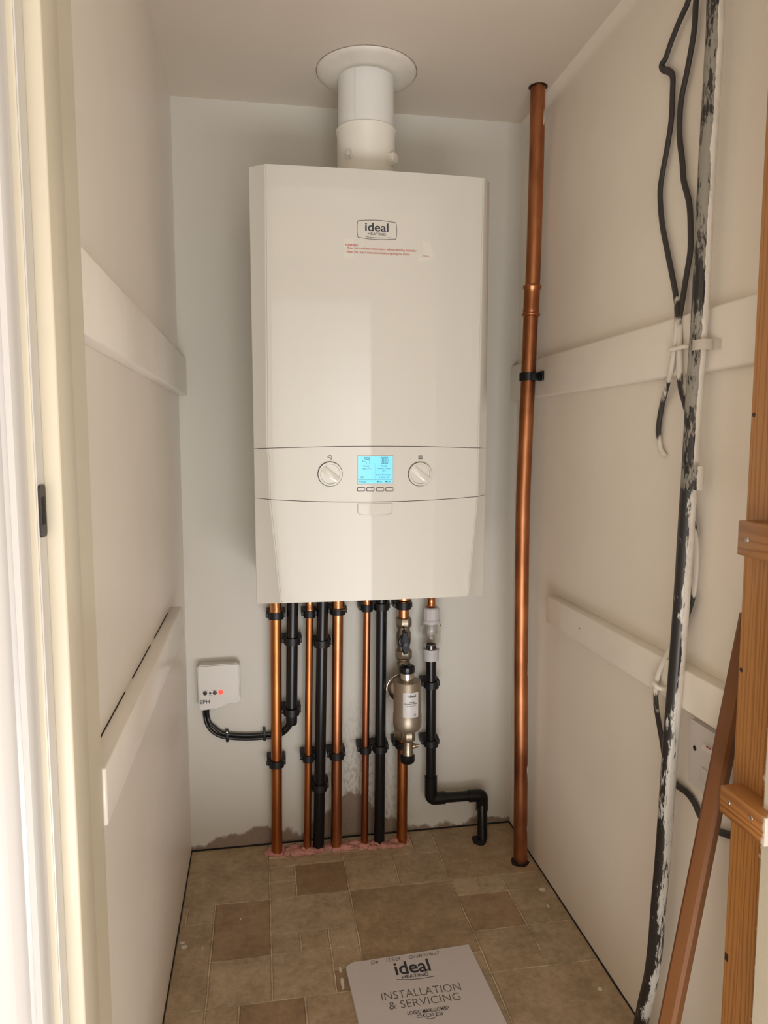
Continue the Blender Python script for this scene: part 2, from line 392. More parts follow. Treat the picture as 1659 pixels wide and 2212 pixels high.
# floor: sheet vinyl printed and embossed with a mixed stone tile pattern on a 50 mm grid
U = .05; OX, OY = .003, 1.287
tiles = [(-4, 0, 0, 4, 1), (0, 0, 1, 1, 1), (0, 1, 1, 2, 0), (1, 0, 3, 2, 3), (0, 2, 3, 4, 1), (3, 0, 5, 4, 1), (5, 0, 7, 2, 1), (5, 2, 6, 4, 1), (6, 2, 7, 4, 0),
 (7, 0, 11, 4, 2), (7, -1, 8, 0, 1), (8, -1, 9, 0, 0), (9, -1, 11, 0, 0), (7, -3, 9, -1, 3), (9, -3, 11, -1, 0), (3, -4, 7, 0, 2),
 (7, -5, 9, -3, 1), (9, -5, 11, -3, 0), (6, -5, 7, -4, 1), (3, -5, 6, -4, 2), (7, -9, 11, -5, 1), (0, -2, 3, 0, 4), (0, -3, 1, -2, 1), (1, -3, 2, -2, 1), (2, -3, 3, -2, 0),
 (0, -5, 2, -3, 4), (2, -4, 3, -3, 1), (2, -5, 3, -4, 3), (1, -9, 4, -5, 1), (4, -9, 7, -5, 0), (-1, -7, 1, -5, 3), (-2, -6, -1, -5, 1), (-2, -7, -1, -6, 0),
 (-2, -3, 0, 0, 3), (-2, -5, 0, -3, 4), (-3, -1, -2, 0, 0), (-4, -1, -3, 0, 0), (-4, -5, -2, -1, 1), (-4, -7, -2, -5, 1), (-4, -9, 1, -7, 2),
 (-4, -13, 0, -9, 1), (0, -11, 2, -9, 3), (0, -13, 2, -11, 1), (2, -13, 5, -9, 4), (5, -13, 8, -9, 2), (8, -13, 11, -9, 1)]
pal = {0: (.47, .37, .245), 1: (.49, .375, .245), 2: (.43, .31, .19), 3: (.37, .25, .15), 4: (.54, .42, .285)}
fb = new(); lay = fb.loops.layers.float_color.new('tile')
def ff(vs, col):
    f = fb.faces.new(vs)
    for l in f.loops: l[lay] = (*col, 1)
    return f
box(fb, XL - .01, XR + .01, .50, YB, -.03, -.0012)
for f in fb.faces:
    for l in f.loops: l[lay] = (.74, .62, .45, 1)
for (u0, v0, u1, v1, k) in tiles:
    x0, x1 = max(OX + u0 * U, XL), min(OX + u1 * U, XR); y0, y1 = max(OY + v0 * U, .632), min(OY + v1 * U, YB - .003)
    if y1 <= y0 or x1 <= x0: continue
    if 2 < v1 and u0 in (0, 3, 5): y1 = min(y1, 1.418)       # cut back for the pipe slot
    fk = random.uniform(.92, 1.10); c = [q * fk for q in pal[k]]
    g = .0028; jit = lambda: random.uniform(-.0008, .0008)
    def edge(x0, x1, y0, y1, z):
        pts = []; n = 6
        for (ax, ay, bx, by) in ((x0, y0, x1, y0), (x1, y0, x1, y1), (x1, y1, x0, y1), (x0, y1, x0, y0)):
            for i in range(n):
                t = i / n; pts.append((ax + (bx - ax) * t + (jit() if i else 0), ay + (by - ay) * t + (jit() if i else 0), z))
        return pts
    top = edge(x0 + g, x1 - g, y0 + g, y1 - g, .0)
    T = [fb.verts.new(p) for p in top]; cx, cy = (x0 + x1) / 2, (y0 + y1) / 2
    B = [fb.verts.new((p[0] + math.copysign(g * .8, p[0] - cx), p[1] + math.copysign(g * .8, p[1] - cy), -.0013)) for p in top]
    ff(T, c)
    for i in range(len(T)):
        j = (i + 1) % len(T); ff((B[i], B[j], T[j], T[i]), [q * .8 for q in c])
floor = struct('floor', fb, M_vinyl)
def blob(bm, c, rx, ry, z, n=18, wob=.12, h=.0008):
    ph = random.uniform(0, 9)
    pts = [(c[0] + rx * math.cos(a) * (1 + wob * math.sin(3 * a + ph)), c[1] + ry * math.sin(a) * (1 + wob * math.cos(2 * a + ph))) for a in [2 * PI * k / n for k in range(n)]]
    return prism(bm, pts, z, z + h, 'Z')
for (px, py, rx, ry) in ((1122, 1862, .0185, .017), (1034, 1816, .0150, .019)):
    p = atZ(px, py, 0); obj('pipe_hole', blob(new(), p, rx, ry, -.0002, h=.0006), M_dark, floor)
for (px, py, rx, ry) in ((1172, 1922, .0062, .0062), (1184, 1958, .002, .005), (398, 2046, .0052, .005), (394, 2037, .004, .0035), (437, 2048, .001, .004), (1296, 2137, .0035, .004), (740, 2125, .0025, .014), (735, 2095, .002, .006), (520, 1985, .001, .002)):
    p = atZ(px, py, 0); obj('paint_spot', blob(new(), p, rx, ry, 0, h=.0007), M_spot, floor)
# dark gap beneath the back wall where the vinyl stops short, and the hall outside
bm = new()
box(bm, XL, XR, YB - .0035, YB, -.001, .001); box(bm, XL, XL + .0016, .65, YB, -.001, .0012); box(bm, XR - .002, XR, .65, YB, -.001, .0012)
obj('edge_gap', bm, M_dark, floor)

# door frame, left side (painted)
bm = new(); box(bm, -.235, -.141, .484, .632, -.05, 1.46, .0015)
fl = struct('door_1', bm, M_cream)
obj('door_stop', box(new(), -.1412, -.1295, .499, .541, -.02, 1.45, .0018, 3), M_cream, fl, 40)
bm = new()
prism(bm, [(-.30, .484), (-.1455, .484), (-.1455, .470), (-.1475, .467), (-.1515, .468), (-.153, .472), (-.156, .472), (-.158, .466), (-.162, .463), (-.168, .464), (-.20, .462), (-.24, .458), (-.30, .458)], -.3, 1.53, 'Z')
obj('architrave', bm, M_frame, fl, 40)
obj('rebate_edge', box(new(), -.1412, -.1403, .4842, .4992, -.02, 1.45), M_frame, fl)
sp_ = obj('strike_plate', prism(new(), rrect(.4848, .4975, .795, .829, .003), -.1404, -.1392, 'X'), M_iron, fl)
obj('latch_hole', box(new(), -.1393, -.1390, .4885, .4945, .803, .821), M_dark, sp_)
# door frame, right side (bare pine at the back, brushed white at its front edge)
fr = struct('door_2', box(new(), .485, .545, .560, .652, -.05, 1.46, .001), M_pine)
obj('door_stop', box(new(), .4725, .4848, .520, .590, -.02, 1.45, .0018, 3), M_cream, fr)
obj('lining', box(new(), .4845, .56, .484, .562, -.05, 1.46), M_cream, fr)
obj('architrave', box(new(), .489, .62, .462, .484, -.3, 1.53, .004, 3), M_frame, fr)
bm = new()
for z, py in ((0, 0),):
    p = atX(1613, 897, .4845); lathe(bm, [(.0022, 0), (.0016, .0012), (.0004, .0014)], (.4851, .6475, p.z), (-1, 0, 0), 12)
    p = atX(1602, 1448, .4845); lathe(bm, [(.0026, 0), (.002, .0006)], (.4852, .6475, p.z), (-1, 0, 0), 12)
    p = atX(1558, 2056, .4845); box(bm, .4846, .4851, .645, .650, p.z - .004, p.z + .004)
obj('nail_head', bm, M_iron, fr)
struct('trim_1', box(new(), -.235, .60, .484, .632, 1.45, 1.51), M_cream)

# hall outside the cupboard, lower than the cupboard floor
M_hall = mat('hall_paint', (.66, .58, .48), .7, var=.05)
M_hfl = mat('hall_carpet', (.42, .36, .29), .95, var=.2, vscale=60)
struct('wall_front', (lambda b: (box(b, -1.5, -.235, .484, .54, -.65, 1.75), box(b, .56, 1.5, .484, .54, -.65, 1.75), box(b, -.235, .56, .484, .54, 1.51, 1.75), box(b, -.235, .56, .484, .54, -.65, -.05), b)[-1])(new()), M_hall)
struct('wall_hall', (lambda b: (box(b, -1.5, -.60, -1.46, -1.36, -.65, 1.75), box(b, .566, 1.5, -1.46, -1.36, -.65, 1.75), box(b, -.60, .566, -1.46, -1.36, 1.585, 1.75), b)[-1])(new()), M_hall)
struct('ceiling_hall', box(new(), -1.5, 1.5, -1.46, .54, 1.75, 1.80), M_hall)
struct('floor_hall', box(new(), -1.5, 1.5, -1.46, .54, -.70, -.65), M_hfl)

# ------------------------------------------------------------ shelf battens on the side walls
single('shelf_batten', box(new(), XL - .001, -.142, .634, YB - .0005, .945, 1.017, .003, 3), M_gloss, 'white painted board running along the left wall at boiler height', 'batten', 'painted battens on the side walls', 40)
lb4 = single('shelf_batten', box(new(), XL - .001, -.1385, .634, 1.262, .518, .572, .0025, 3), M_gloss, 'white painted batten on the left wall, low beside the receiver box', 'batten', 'painted battens on the side walls', 40)
single('shelf_batten', box(new(), .5255, XR + .001, .655, YB - .0005, .940, 1.015, .004, 3), M_glossr, 'white painted board on the right wall, upper one, crossed by the black clamp', 'batten', 'painted battens on the side walls', 40)
bm = new()
for y0, y1 in ((.66, .83), (.88, 1.02), (1.06, 1.21)): box(bm, XL - .0002, XL + .0011, y0, y1, .5718, .5726)
obj('cracked_joint', bm, M_dark, lb4)['label'] = 'dark crack where the batten meets the wall'
b4 = thing('shelf_batten', 'white painted batten on the right wall, lower one, above the switch plate', 'batten', (.53, .95, .545), 'painted battens on the side walls')
obj('board', box(new(), .5195, XR + .001, .655, 1.244, .520, .571, .002, 3), M_glossr, b4, 40)
p = atX(1252, 1357, .5195); obj('nail_hole', lathe(new(), [(.0015, 0), (.001, .0005)], (.5196, p.y, p.z), (-1, 0, 0), 10), M_iron, b4)

# ------------------------------------------------------------ boiler
BX0, BX1, BZ0, BZ1, BYF = -.0120, .3895, .5855, 1.2925, 1.195
boiler = thing('combi_boiler', 'white wall-hung gas combi boiler with a lit blue display', 'boiler', (.189, 1.475, .5855))
bm = new(); box(bm, BX0 + .004, BX1 - .004, BYF + .034, YB - .004, BZ0 + .004, BZ1 - .001, .003)
obj('casing', bm, M_whiteM, boiler, 40)
obj('inner_panel', box(new(), BX0 + .040, BX1 - .040, BYF + .008, BYF + .036, BZ0 + .006, BZ1 - .004), M_dark, boiler)
_s = [atY(800, 964, BYF).z, atY(550, 969, BYF + .02).z, atY(800, 1084, BYF).z, atY(550, 1075, BYF + .02).z]
def seam_top(x): t = (x - .189) / .2; return _s[0] + (_s[1] - _s[0]) * t * t
def seam_low(x): t = (x - .189) / .2; return _s[2] + (_s[3] - _s[2]) * t * t
def flat_l(z):   # X of the left crease of the front panel
    return .0150 - .004 * min(1, max(0, (1.29 - z) / .43)) if z > .845 else (.014 if z > .757 else .014 + .016 * (.757 - z) / .172)
def flat_r(z):
    return .3715 - .003 * min(1, max(0, (1.29 - z) / .43)) if z > .845 else (.368 if z > .757 else .368 - .015 * (.757 - z) / .172)
def outer(z): return (BX0, BX1) if z > .757 else (BX0 + .0, BX1 - .003 * (.757 - z) / .172)
def panel(zlo, zhi, nz, name, wrap=.034):
    """front panel: nearly flat face, creased flanks, sides wrapping back"""
    bm = new(); rows = []
    for j in range(nz + 1):
        row = []; t = j / nz
        zr = zlo(.189) + (zhi(.189) - zlo(.189)) * t
        xl, xr = flat_l(zr), flat_r(zr); ol, orr = outer(zr)
        cols = [(ol, wrap + .004), (ol, .0205), (ol + .0006, .0185), (xl - .0040, .0028), (xl - .0028, .0014), (xl - .0012, .0006), (xl - .0004, .0006), (xl, .0014), (xl + .0004, .0004), (xl + .002, .0)]
        n = 14; cols += [(xl + .002 + (xr - xl - .004) * k / n, -.0035 * (1 - ((2 * k / n) - 1) ** 2)) for k in range(1, n)]
        cols += [(xr - .002, .0), (xr - .0004, .0004), (xr, .0014), (xr + .0004, .0006), (xr + .0012, .0006), (xr + .0028, .0014), (xr + .0040, .0028), (orr - .0006, .0185), (orr, .0205), (orr, wrap + .004)]
        for x, dy in cols:
            z = zlo(x) + (zhi(x) - zlo(x)) * t
            row.append(bm.verts.new((x, BYF + dy, z)))
        rows.append(row)
    for j in range(nz):
        for i in range(len(rows[0]) - 1):
            bm.faces.new((rows[j][i], rows[j][i + 1], rows[j + 1][i + 1], rows[j + 1][i]))
    # turned-in lips at the top and the bottom edge
    for row, dz in ((rows[0], .0012), (rows[-1], -.0012)):
        back = []
        for v in row:
            mid = Vector((.189, BYF + .05, v.co.z)); d = mid - v.co
            back.append(bm.verts.new((v.co.x + d.x * .045, v.co.y + .011, v.co.z + dz * .2)))
        for i in range(len(row) - 1): bm.faces.new((row[i], row[i + 1], back[i + 1], back[i]))
    return obj(name, bm, M_white, boiler, 28)
g = .0005
panel(lambda x: seam_top(x) + g, lambda x: BZ1, 8, 'front_cover')
ctrl = panel(lambda x: seam_low(x) + g, lambda x: seam_top(x) - g, 4, 'control_panel')
flap = panel(lambda x: BZ0 - .0035 * max(0, min(1, (max(.03 - x, x - .353)) / .02)), lambda x: seam_low(x) - g, 8, 'lower_flap')
def curve_y(x):
    t = (x - .0145) / (.3690 - .0145) * 2 - 1; return BYF - .0035 * (1 - t * t)
BF = lambda off: (lambda u, v: (u, curve_y(u) - off, v))
def bp(px, py): q = atY(px, py, BYF - .003); return q.x, q.z
# emblem
x0, z1 = bp(771, 477); x1, z0 = bp(857, 517)
bm = new(); F = BF(.0004)
oc = []
for t in range(13): s = t / 12; oc.append((x0 + .002 + (x1 - x0 - .004) * s, z1 + .0022 * math.sin(PI * s)))
for t in range(5): s = t / 4; oc.append((x1 - .001 + .001 * math.sin(PI * s), z1 - .002 - (z1 - z0 - .004) * s))
for t in range(13): s = t / 12; oc.append((x1 - .002 - (x1 - x0 - .004) * s, z0 - .0022 * math.sin(PI * s)))
for t in range(5): s = t / 4; oc.append((x0 + .001 - .001 * math.sin(PI * s), z0 + .002 + (z1 - z0 - .004) * s))
stroke(bm, oc + [oc[0]], .00075, F)
def bw(txt, p0, p1, q0, q1, F, bold=0.0):
    xm = (p0 + p1) / 2; write(bm, txt, F, bp(p0, q0)[0], bp(p1, q0)[0], bp(xm, q1)[1], bp(xm, q0)[1], bold)
bw('ideal', 788.5, 839, 482, 500.5, F, .014); bw('HEATING', 794.5, 833, 503.2, 508.8, F, .004)
s0 = bp(790, 511.5); s1 = bp(843, 513); stroke(bm, [(s0[0] + (s1[0] - s0[0]) * k / 10, s0[1] - .0012 * math.sin(PI * k / 10)) for k in range(11)], .0006, F)
o = obj('brand_emblem', bm, M_ink, boiler); o['label'] = 'dark blue emblem printed on the white cover'
# warning sticker
bm = new(); bw('WARNING', 745, 773, 527, 532, F, .012)
bw('- Read the installation instructions before installing the boiler', 747, 899.5, 536, 542.6, F, .003)
bw("- Read the User's instructions before lighting the boiler", 747, 885, 544, 550.6, F, .003)
bw('208546', 912, 927, 552.2, 554.2, F)
o = obj('warning_text', bm, M_red, boiler); o['label'] = 'red printed warning lines'
bm = new(); a = bp(742, 557); b = bp(936, 524)
bm.faces.new([bm.verts.new(BF(.0002)(*q)) for q in ((a[0], a[1]), (b[0] - .01, a[1]), (b[0], a[1] + .006), (b[0], a[1] + .012), (b[0] - .006, b[1]), (a[0], b[1]))])
stroke(bm, [bp(922, 537), bp(929, 550), bp(933, 549)], .0004, BF(.00045))
obj('sticker', bm, mat('clear_sticker', (.68, .655, .585), .45, coat=.9), boiler)
# lit display
x0, z1 = bp(773, 986); x1, z0 = bp(848, 1044)
disp = obj('display', prism(new(), rrect(x0, x1, z0, z1, .0008), BYF - .0042, BYF - .001), M_screen, ctrl)
bm = new()
for q in ((x0 - .0012, x1 + .0012, z1, z1 + .0012), (x0 - .0012, x1 + .0012, z0 - .0012, z0), (x0 - .0012, x0, z0, z1), (x1, x1 + .0012, z0, z1)):
    box(bm, q[0], q[1], BYF - .0048, BYF - .001, q[2], q[3])
obj('display_rim', bm, M_grey, disp)
bm = new(); F2 = lambda u, v: (u, BYF - .0044, v)
W_, H_ = x1 - x0, z1 - z0
def D(u, v): return (x0 + W_ * u, z1 - H_ * v)
def dt(s, u0, u1, v0, v1, bold=.004): a = D(u0, v1); b = D(u1, v0); write(bm, s, F2, a[0], b[0], a[1], b[1], bold)
stroke(bm, [D(.17, .04), D(.33, .04), D(.33, .10), D(.24, .10), D(.17, .07), D(.17, .04)], .0006, F2)
stroke(bm, [D(.13, .15), D(.13, .19), D(.21, .19), D(.25, .28), D(.34, .28), D(.33, .12), D(.21, .12), D(.13, .15)], .0006, F2)
for k in range(5): u = .665 + .04 * k; stroke(bm, [D(u, .06), D(u + .02, .03), D(u + .036, .06), D(u + .036, .25), D(u + .018, .28), D(u, .25), D(u, .06)], .0006, F2)
dt('Ready', .15, .33, .32, .39, .008); dt('Target 57°C', .1, .38, .42, .48)
dt('Ready', .66, .84, .32, .39, .008); dt('Radiator Target', .56, .93, .42, .48); dt('70°C', .70, .80, .51, .57)
dt('Room Thermostat', .53, .96, .65, .71, .006); dt('or Timer Off', .60, .89, .74, .80, .006)
dt('Off', .07, .16, .73, .80); dt('Preheat', .03, .23, .90, .96); dt('Menu', .54, .69, .90, .96); dt('Mode', .78, .94, .90, .96)
stroke(bm, [D(0, .86), D(1, .86)], .0004, F2)
for k in range(20): v = .27 + .029 * k; stroke(bm, [D(.49, v), D(.49, v + .012)], .0003, F2)
obj('display_text', bm, M_blueink, disp)
# dials
for px in (713, 907):
    cx, cz = bp(px, 1024); cy = curve_y(cx)
    obj('dial_gap', lathe(new(), [(.0208, 0), (.0208, .0008)], (cx, cy - .0001, cz), (0, -1, 0), 48), M_dark, ctrl)
    d = obj('dial', lathe(new(), [(.0200, 0), (.0200, .004), (.0195, .0048), (.0168, .0048), (.0160, .0022), (.001, .0022)], (cx, cy - .0002, cz), (0, -1, 0), 48), M_white, ctrl, 35)
    b2 = new(); box(b2, -.0178, .0178, -.0045, 0, -.0058, .0058, .0006)
    bmesh.ops.rotate(b2, verts=b2.verts, matrix=Matrix.Rotation(math.radians(40), 3, 'Y')); bmesh.ops.translate(b2, verts=b2.verts, vec=(cx, cy, cz))
    obj('grip', b2, M_white, d, 35)
bm = new(); cx, cz = bp(713, 988)
stroke(bm, [(cx - .004, cz + .001), (cx - .002, cz + .002), (cx + .0015, cz + .002), (cx + .0025, cz + .0015), (cx + .0025, cz - .003), (cx + .0008, cz - .003), (cx, cz - .0004), (cx - .004, cz - .0004)], .0008, F)
stroke(bm, [(cx - .002, cz + .0035), (cx + .002, cz + .0035)], .0008, F)
obj('tap_symbol', bm, M_ink, ctrl)
bm = new(); cx, cz = bp(908, 988)
for k in range(5): stroke(bm, [(cx - .003 + .0015 * k, cz + .003), (cx - .003 + .0015 * k, cz - .003)], .0008, F)
for k in (-.0022, .0022): stroke(bm, [(cx - .003, cz + k), (cx + .003, cz + k)], .0006, F)
obj('radiator_symbol', bm, M_ink, ctrl)
for px in (780, 800, 821, 841):
    cx, cz = bp(px, 1057); cy = curve_y(cx)
    bt = obj('button', prism(new(), rrect(cx - .0058, cx + .0058, cz - .0024, cz + .0024, .0012), cy - .0016, cy), M_white, ctrl)
    obj('button_gap', prism(new(), rrect(cx - .0068, cx + .0068, cz - .0034, cz + .0034, .0018), cy - .0004, cy + .0005), M_iron, bt)
# finger pull on the lower flap
x0, z1 = bp(772, 1088); x1, z0 = bp(847, 1110)
bm = new(); pts = [(x0, z1), (x1, z1), (x1 - .0006, z0 + .003), (x1 - .003, z0 + .0006)] + [(x1 - .003 - (x1 - x0 - .006) * k / 8, z0 - .0012 * math.sin(PI * k / 8)) for k in range(1, 8)] + [(x0 + .003, z0 + .0006), (x0 + .0006, z0 + .003)]
prism(bm, pts, BYF - .0054, BYF)
bmesh.ops.bevel(bm, geom=[e for e in bm.edges if abs(e.verts[0].co.y - e.verts[1].co.y) < 1e-6 and e.verts[0].co.y < BYF - .005], offset=.0006, segments=2, affect='EDGES')
obj('finger_pull', bm, M_white, flap, 40)
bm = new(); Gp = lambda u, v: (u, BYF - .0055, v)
stroke(bm, [(x0, z1)] + [pts[k] for k in range(len(pts) - 1, 1, -1)] + [(x1, z1)], .00045, Gp)  # grey line drawn in as the shading along the pull's edge
obj('pull_edge_shade', bm, mat('pull_shade_grey', (.42, .40, .35), .5), flap)
# steel base tray seen as a sliver under the casing
obj('base_tray', box(new(), .035, .355, 1.24, 1.44, BZ0 - .004, BZ0 + .004), M_chrome, boiler)

# ------------------------------------------------------------ flue
FX, FY = .1955, 1.335
flue = thing('flue_pipe', 'white boiler flue rising from the boiler top into the ceiling', 'flue', (FX, FY, BZ1))
zc_ = 1.408
bm = lathe(new(), [(.0500, 0), (.0500, ZC + .004 - zc_ + .02)], (FX, FY, zc_ - .02), n=64)
obj('outer_duct', bm, M_flue, flue, 40)
bm = new(); box(bm, FX - .0255 - .0006, FX - .0255 + .0006, FY - .0436, FY - .0425, zc_, ZC - .002); obj('duct_seam', bm, M_grey, flue)
bm = lathe(new(), [(.0535, BZ1 - .003), (.0535, BZ1 + .004), (.052, BZ1 + .008), (.052, zc_ - .006), (.0545, zc_ - .003), (.0545, zc_), (.0505, zc_ + .0015)], (FX, FY, 0), n=64)
collar = obj('sampling_collar', bm, M_flue2, flue, 40)
for ang, r, nm in ((-42, .0085, 'test_point'), (48, .0098, 'test_cap')):
    a = math.radians(ang); d = Vector((math.sin(a), -math.cos(a), 0)); base = Vector((FX, FY, 0)) + d * .0505
    base.z = atY(740, 332, base.y).z if ang < 0 else atY(842, 345, base.y).z
    if nm == 'test_point':
        obj(nm, lathe(new(), [(r, 0), (r, .004), (r * .8, .0045), (r * .75, .002), (r * .5, .002), (r * .5, .005), (.001, .005)], base, d, 28), M_flue2, collar, 40)
    else:
        prof = [(r, 0), (r, .010), (r * .85, .0125), (.001, .013)]
        bm = lathe(new(), prof, base, d, 28); ax, bx = frame_axes(d)
        for k in range(20):
            t = 2 * PI * k / 20; c = base + ax * r * math.cos(t) + bx * r * math.sin(t); tube(bm, [c + d * .001, c + d * .010], .0008, 6)
        obj(nm, bm, M_flue2, collar, 40)
bm = new(); box(bm, FX - .004, FX + .007, FY - .062, FY - .050, BZ1 - .004, BZ1 + .010, .002); obj('clip_lug', bm, M_flue2, flue, 40)
# ceiling rosette: soft dished ring with a ragged painted rim
obj('ceiling_rosette', lathe(new(), [(.050, ZC - .010), (.053, ZC - .0125), (.060, ZC - .0115), (.080, ZC - .006), (.0875, ZC - .003), (.0885, ZC + .0)], (FX, FY - .012 + .004, 0), n=72), mat('rosette_white', (.80, .76, .69), .4, var=.12, vscale=20), flue, 50)
obj('rosette_gap', lathe(new(), [(.0897, ZC - .0006), (.0897, ZC + .0004)], (FX + .0002, FY - .0085, 0), n=72), mat('rosette_rim', (.42, .36, .29), .8, var=.5, vscale=30), flue)

# ------------------------------------------------------------ pipes under the boiler
PY = 1.435
def zy(py, Y=PY, px=760): return atY(px, py, Y).z
def vpipe(name, px0, px1, r, mt, label, ztop=.585, top=None, zbot=-.004, cat='pipe', group='copper pipes under the boiler', part='tube'):
    a = atY(px0, 1300, PY); b = atY(px1, 1835, PY); k = (b.x - a.x) / (b.z - a.z)
    X = lambda z: a.x + k * (z - a.z)
    t = thing(name, label, cat, (X(0), PY, 0), group)
    obj(part, tube(new(), [(X(zz), PY, zz) for zz in [zbot + (ztop - zbot) * k / 4 for k in range(5)]], r, 28), mt, t, 50)
    if top:
        zt = zy(1317) - .002
        obj('union', lathe(new(), [(r * 1.02, zt), (r * 1.12, zt + .001), (r * 1.12, zt + .008), (r * 1.02, zt + .010), (r * 1.05, .548), (r * 1.35, .551), (r * 1.35, .560), (r * 1.1, .563), (r * 1.1, .584)] if top == 1 else
                           [(r * 1.3, zt + .002), (r * 1.45, zt + .004), (r * 1.2, zt + .008), (r * 1.12, zt + .012), (r * 1.12, .556), (r * 1.5, .560), (r * 1.5, .584)], (X(.53), PY, 0), n=32), M_copb, t, 40)
    return X
X1 = vpipe('copper_pipe', 596, 598, .0112, M_cop, 'thick orange copper pipe, leftmost under the boiler', top=1)
X3 = vpipe('copper_pipe', 669, 664, .0076, M_cop, 'thin orange copper pipe between the two leftmost black conduits', top=1)
X5 = vpipe('copper_pipe', 730, 726, .0112, M_cop2, 'thick rosy copper pipe with shiny soldered top, right of a black conduit', top=2)
X6 = vpipe('copper_pipe', 793, 787, .0076, M_cop3, 'thin dull brown copper pipe, left of the middle black conduit', top=1)
X4 = vpipe('conduit_pipe', 697, 688, .0116, M_black, 'black plastic conduit down to the floor between thin and rosy copper pipes', cat='conduit', group='black conduits under the boiler')
X7 = vpipe('conduit_pipe', 824, 819, .0112, M_black, 'black plastic conduit just left of the brass filter', cat='conduit', group='black conduits under the boiler')
za = zy(1530)
X2 = vpipe('conduit_pipe', 632, 627, .0116, M_black, 'short black plastic conduit ending above the floor beside leftmost copper pipe', zbot=za, cat='conduit', group='black conduits under the boiler')
co = [o for o in COL.objects if o.get('label', '').startswith('short black')][0]
obj('end_bush', lathe(new(), [(.0100, zy(1556)), (.0112, zy(1553)), (.0118, za)], (X2(za), PY, 0), n=28), M_clip, co, 40)
# pipe that carries the valve and the filter
t8 = thing('copper_pipe', 'copper pipe carrying the valve and filter down to the floor', 'pipe', (.288, PY, 0), 'copper pipes under the boiler')
a8 = atY(872, 1300, PY); b8 = atY(868, 1828, PY)
X8 = lambda z: a8.x + (b8.x - a8.x) * (z - a8.z) / (b8.z - a8.z)
obj('tube', tube(new(), [(X8(-.004), PY, -.004), (X8(.1), PY, .1), (X8(zy(1590)), PY, zy(1590))], .0112, 28), M_cop, t8, 50)
obj('tube', tube(new(), [(X8(.5), PY, zy(1342)), (X8(.585), PY, .585)], .0108, 28), M_cop2, t8, 50)
obj('union', lathe(new(), [(.0112, zy(1303)), (.0150, zy(1299)), (.0150, .584)], (X8(.57), PY, 0), n=32), M_copb, t8, 40)
t9 = thing('copper_stub', 'short shiny copper stub above the clear plastic tundish', 'pipe', (.346, PY, .5), 'copper pipes under the boiler')
X9 = .346
obj('tube', lathe(new(), [(.0085, zy(1318)), (.0105, zy(1316)), (.0085, zy(1313)), (.0080, zy(1300)), (.0112, zy(1293)), (.0112, .584)], (X9, PY, 0), n=32), M_copb, t9, 40)

# ------------------------------------------------------------ pipe clips
def make_clip(r):
    """wall clip around a pipe of radius r; local origin on the pipe axis"""
    R_ = r + .0042; h = .0072
    b = new(); box(b, -R_ - .004, R_ + .004, .010, YB - PY - .0005, -h, h, .0015)
    box(b, -R_ - .0035, -R_ + .001, .001, .012, -h * .75, h * .75, .001); box(b, R_ - .001, R_ + .0035, .001, .012, -h * .75, h * .75, .001)
    s = new(); n = 26; rings = []
    for k in range(n + 1):
        a = math.radians(-20 + 220 * k / n) + PI   # open side towards the wall
        c, sn = math.cos(a), math.sin(a)
        rings.append([s.verts.new((rr * c, rr * sn, zz)) for rr, zz in ((r + .0002, -h), (R_, -h), (R_, h), (r + .0002, h))])
    for k in range(n):
        for i in range(4): s.faces.new((rings[k][i], rings[k][(i + 1) % 4], rings[k + 1][(i + 1) % 4], rings[k + 1][i]))
    s.faces.new(rings[0]); s.faces.new(rings[-1][::-1])
    la = new(); box(la, -R_ - .0052, -R_ - .0005, -.001, .006, -h * .55, h * .55, .0008)
    out = []
    for bm, nm in ((b, 'base'), (s, 'strap'), (la, 'latch')):
        bmesh.ops.recalc_face_normals(bm, faces=bm.faces); me = bpy.data.meshes.new(nm); bm.to_mesh(me); bm.free(); me.materials.append(M_clip)
        for p in me.polygons: p.use_smooth = True
        me.set_sharp_from_angle(angle=math.radians(35)); out.append((nm, me))
    return out
CL = {.0112: make_clip(.0112), .0076: make_clip(.0076), .0118: make_clip(.0118)}
def clip(X, py, r, label):
    z = zy(py); t = thing('pipe_clip', label, 'pipe clip', (X(z), PY, z), 'black pipe clips on the back wall')
    for nm, me in CL[r]:
        o = bpy.data.objects.new(nm, me); COL.objects.link(o); o.parent = t
clip(X1, 1322, .0112, 'black clip high on the leftmost copper pipe, just below the boiler')
clip(X1, 1636, .0112, 'black clip low on the leftmost copper pipe')
clip(X2, 1378, .0118, 'black clip on the short black conduit, the upper of its two')
clip(X2, 1528, .0118, 'black clip near the bottom end of the short black conduit')
clip(X3, 1322, .0076, 'black clip at the top of the thin orange copper pipe')
clip(X3, 1630, .0076, 'black clip low on the thin orange copper pipe')
clip(X4, 1386, .0118, 'black clip high on the conduit beside the rosy copper pipe')
clip(X4, 1693, .0118, 'black clip low on the conduit, the lowest clip of all')
clip(X5, 1318, .0112, 'black clip at the shiny top of the rosy copper pipe')
clip(X5, 1628, .0112, 'black clip low on the thick rosy copper pipe')
clip(X6, 1314, .0076, 'black clip at the top of the thin brown copper pipe')
clip(X6, 1621, .0076, 'black clip low on the thin brown copper pipe')
clip(X7, 1312, .0112, 'black clip at the top of the conduit beside the filter')
clip(X7, 1620, .0112, 'black clip low on the conduit beside the filter')
clip(X8, 1312, .0112, 'black clip above the isolation valve, under the boiler')
clip(X8, 1615, .0112, 'black clip half hidden behind the filter drain')
X9f = lambda z: .3475
clip(X9f, 1488, .0112, 'black clip on the waste pipe, right of the filter canister')
clip(X9f, 1616, .0112, 'black clip on the waste pipe above its first elbow')

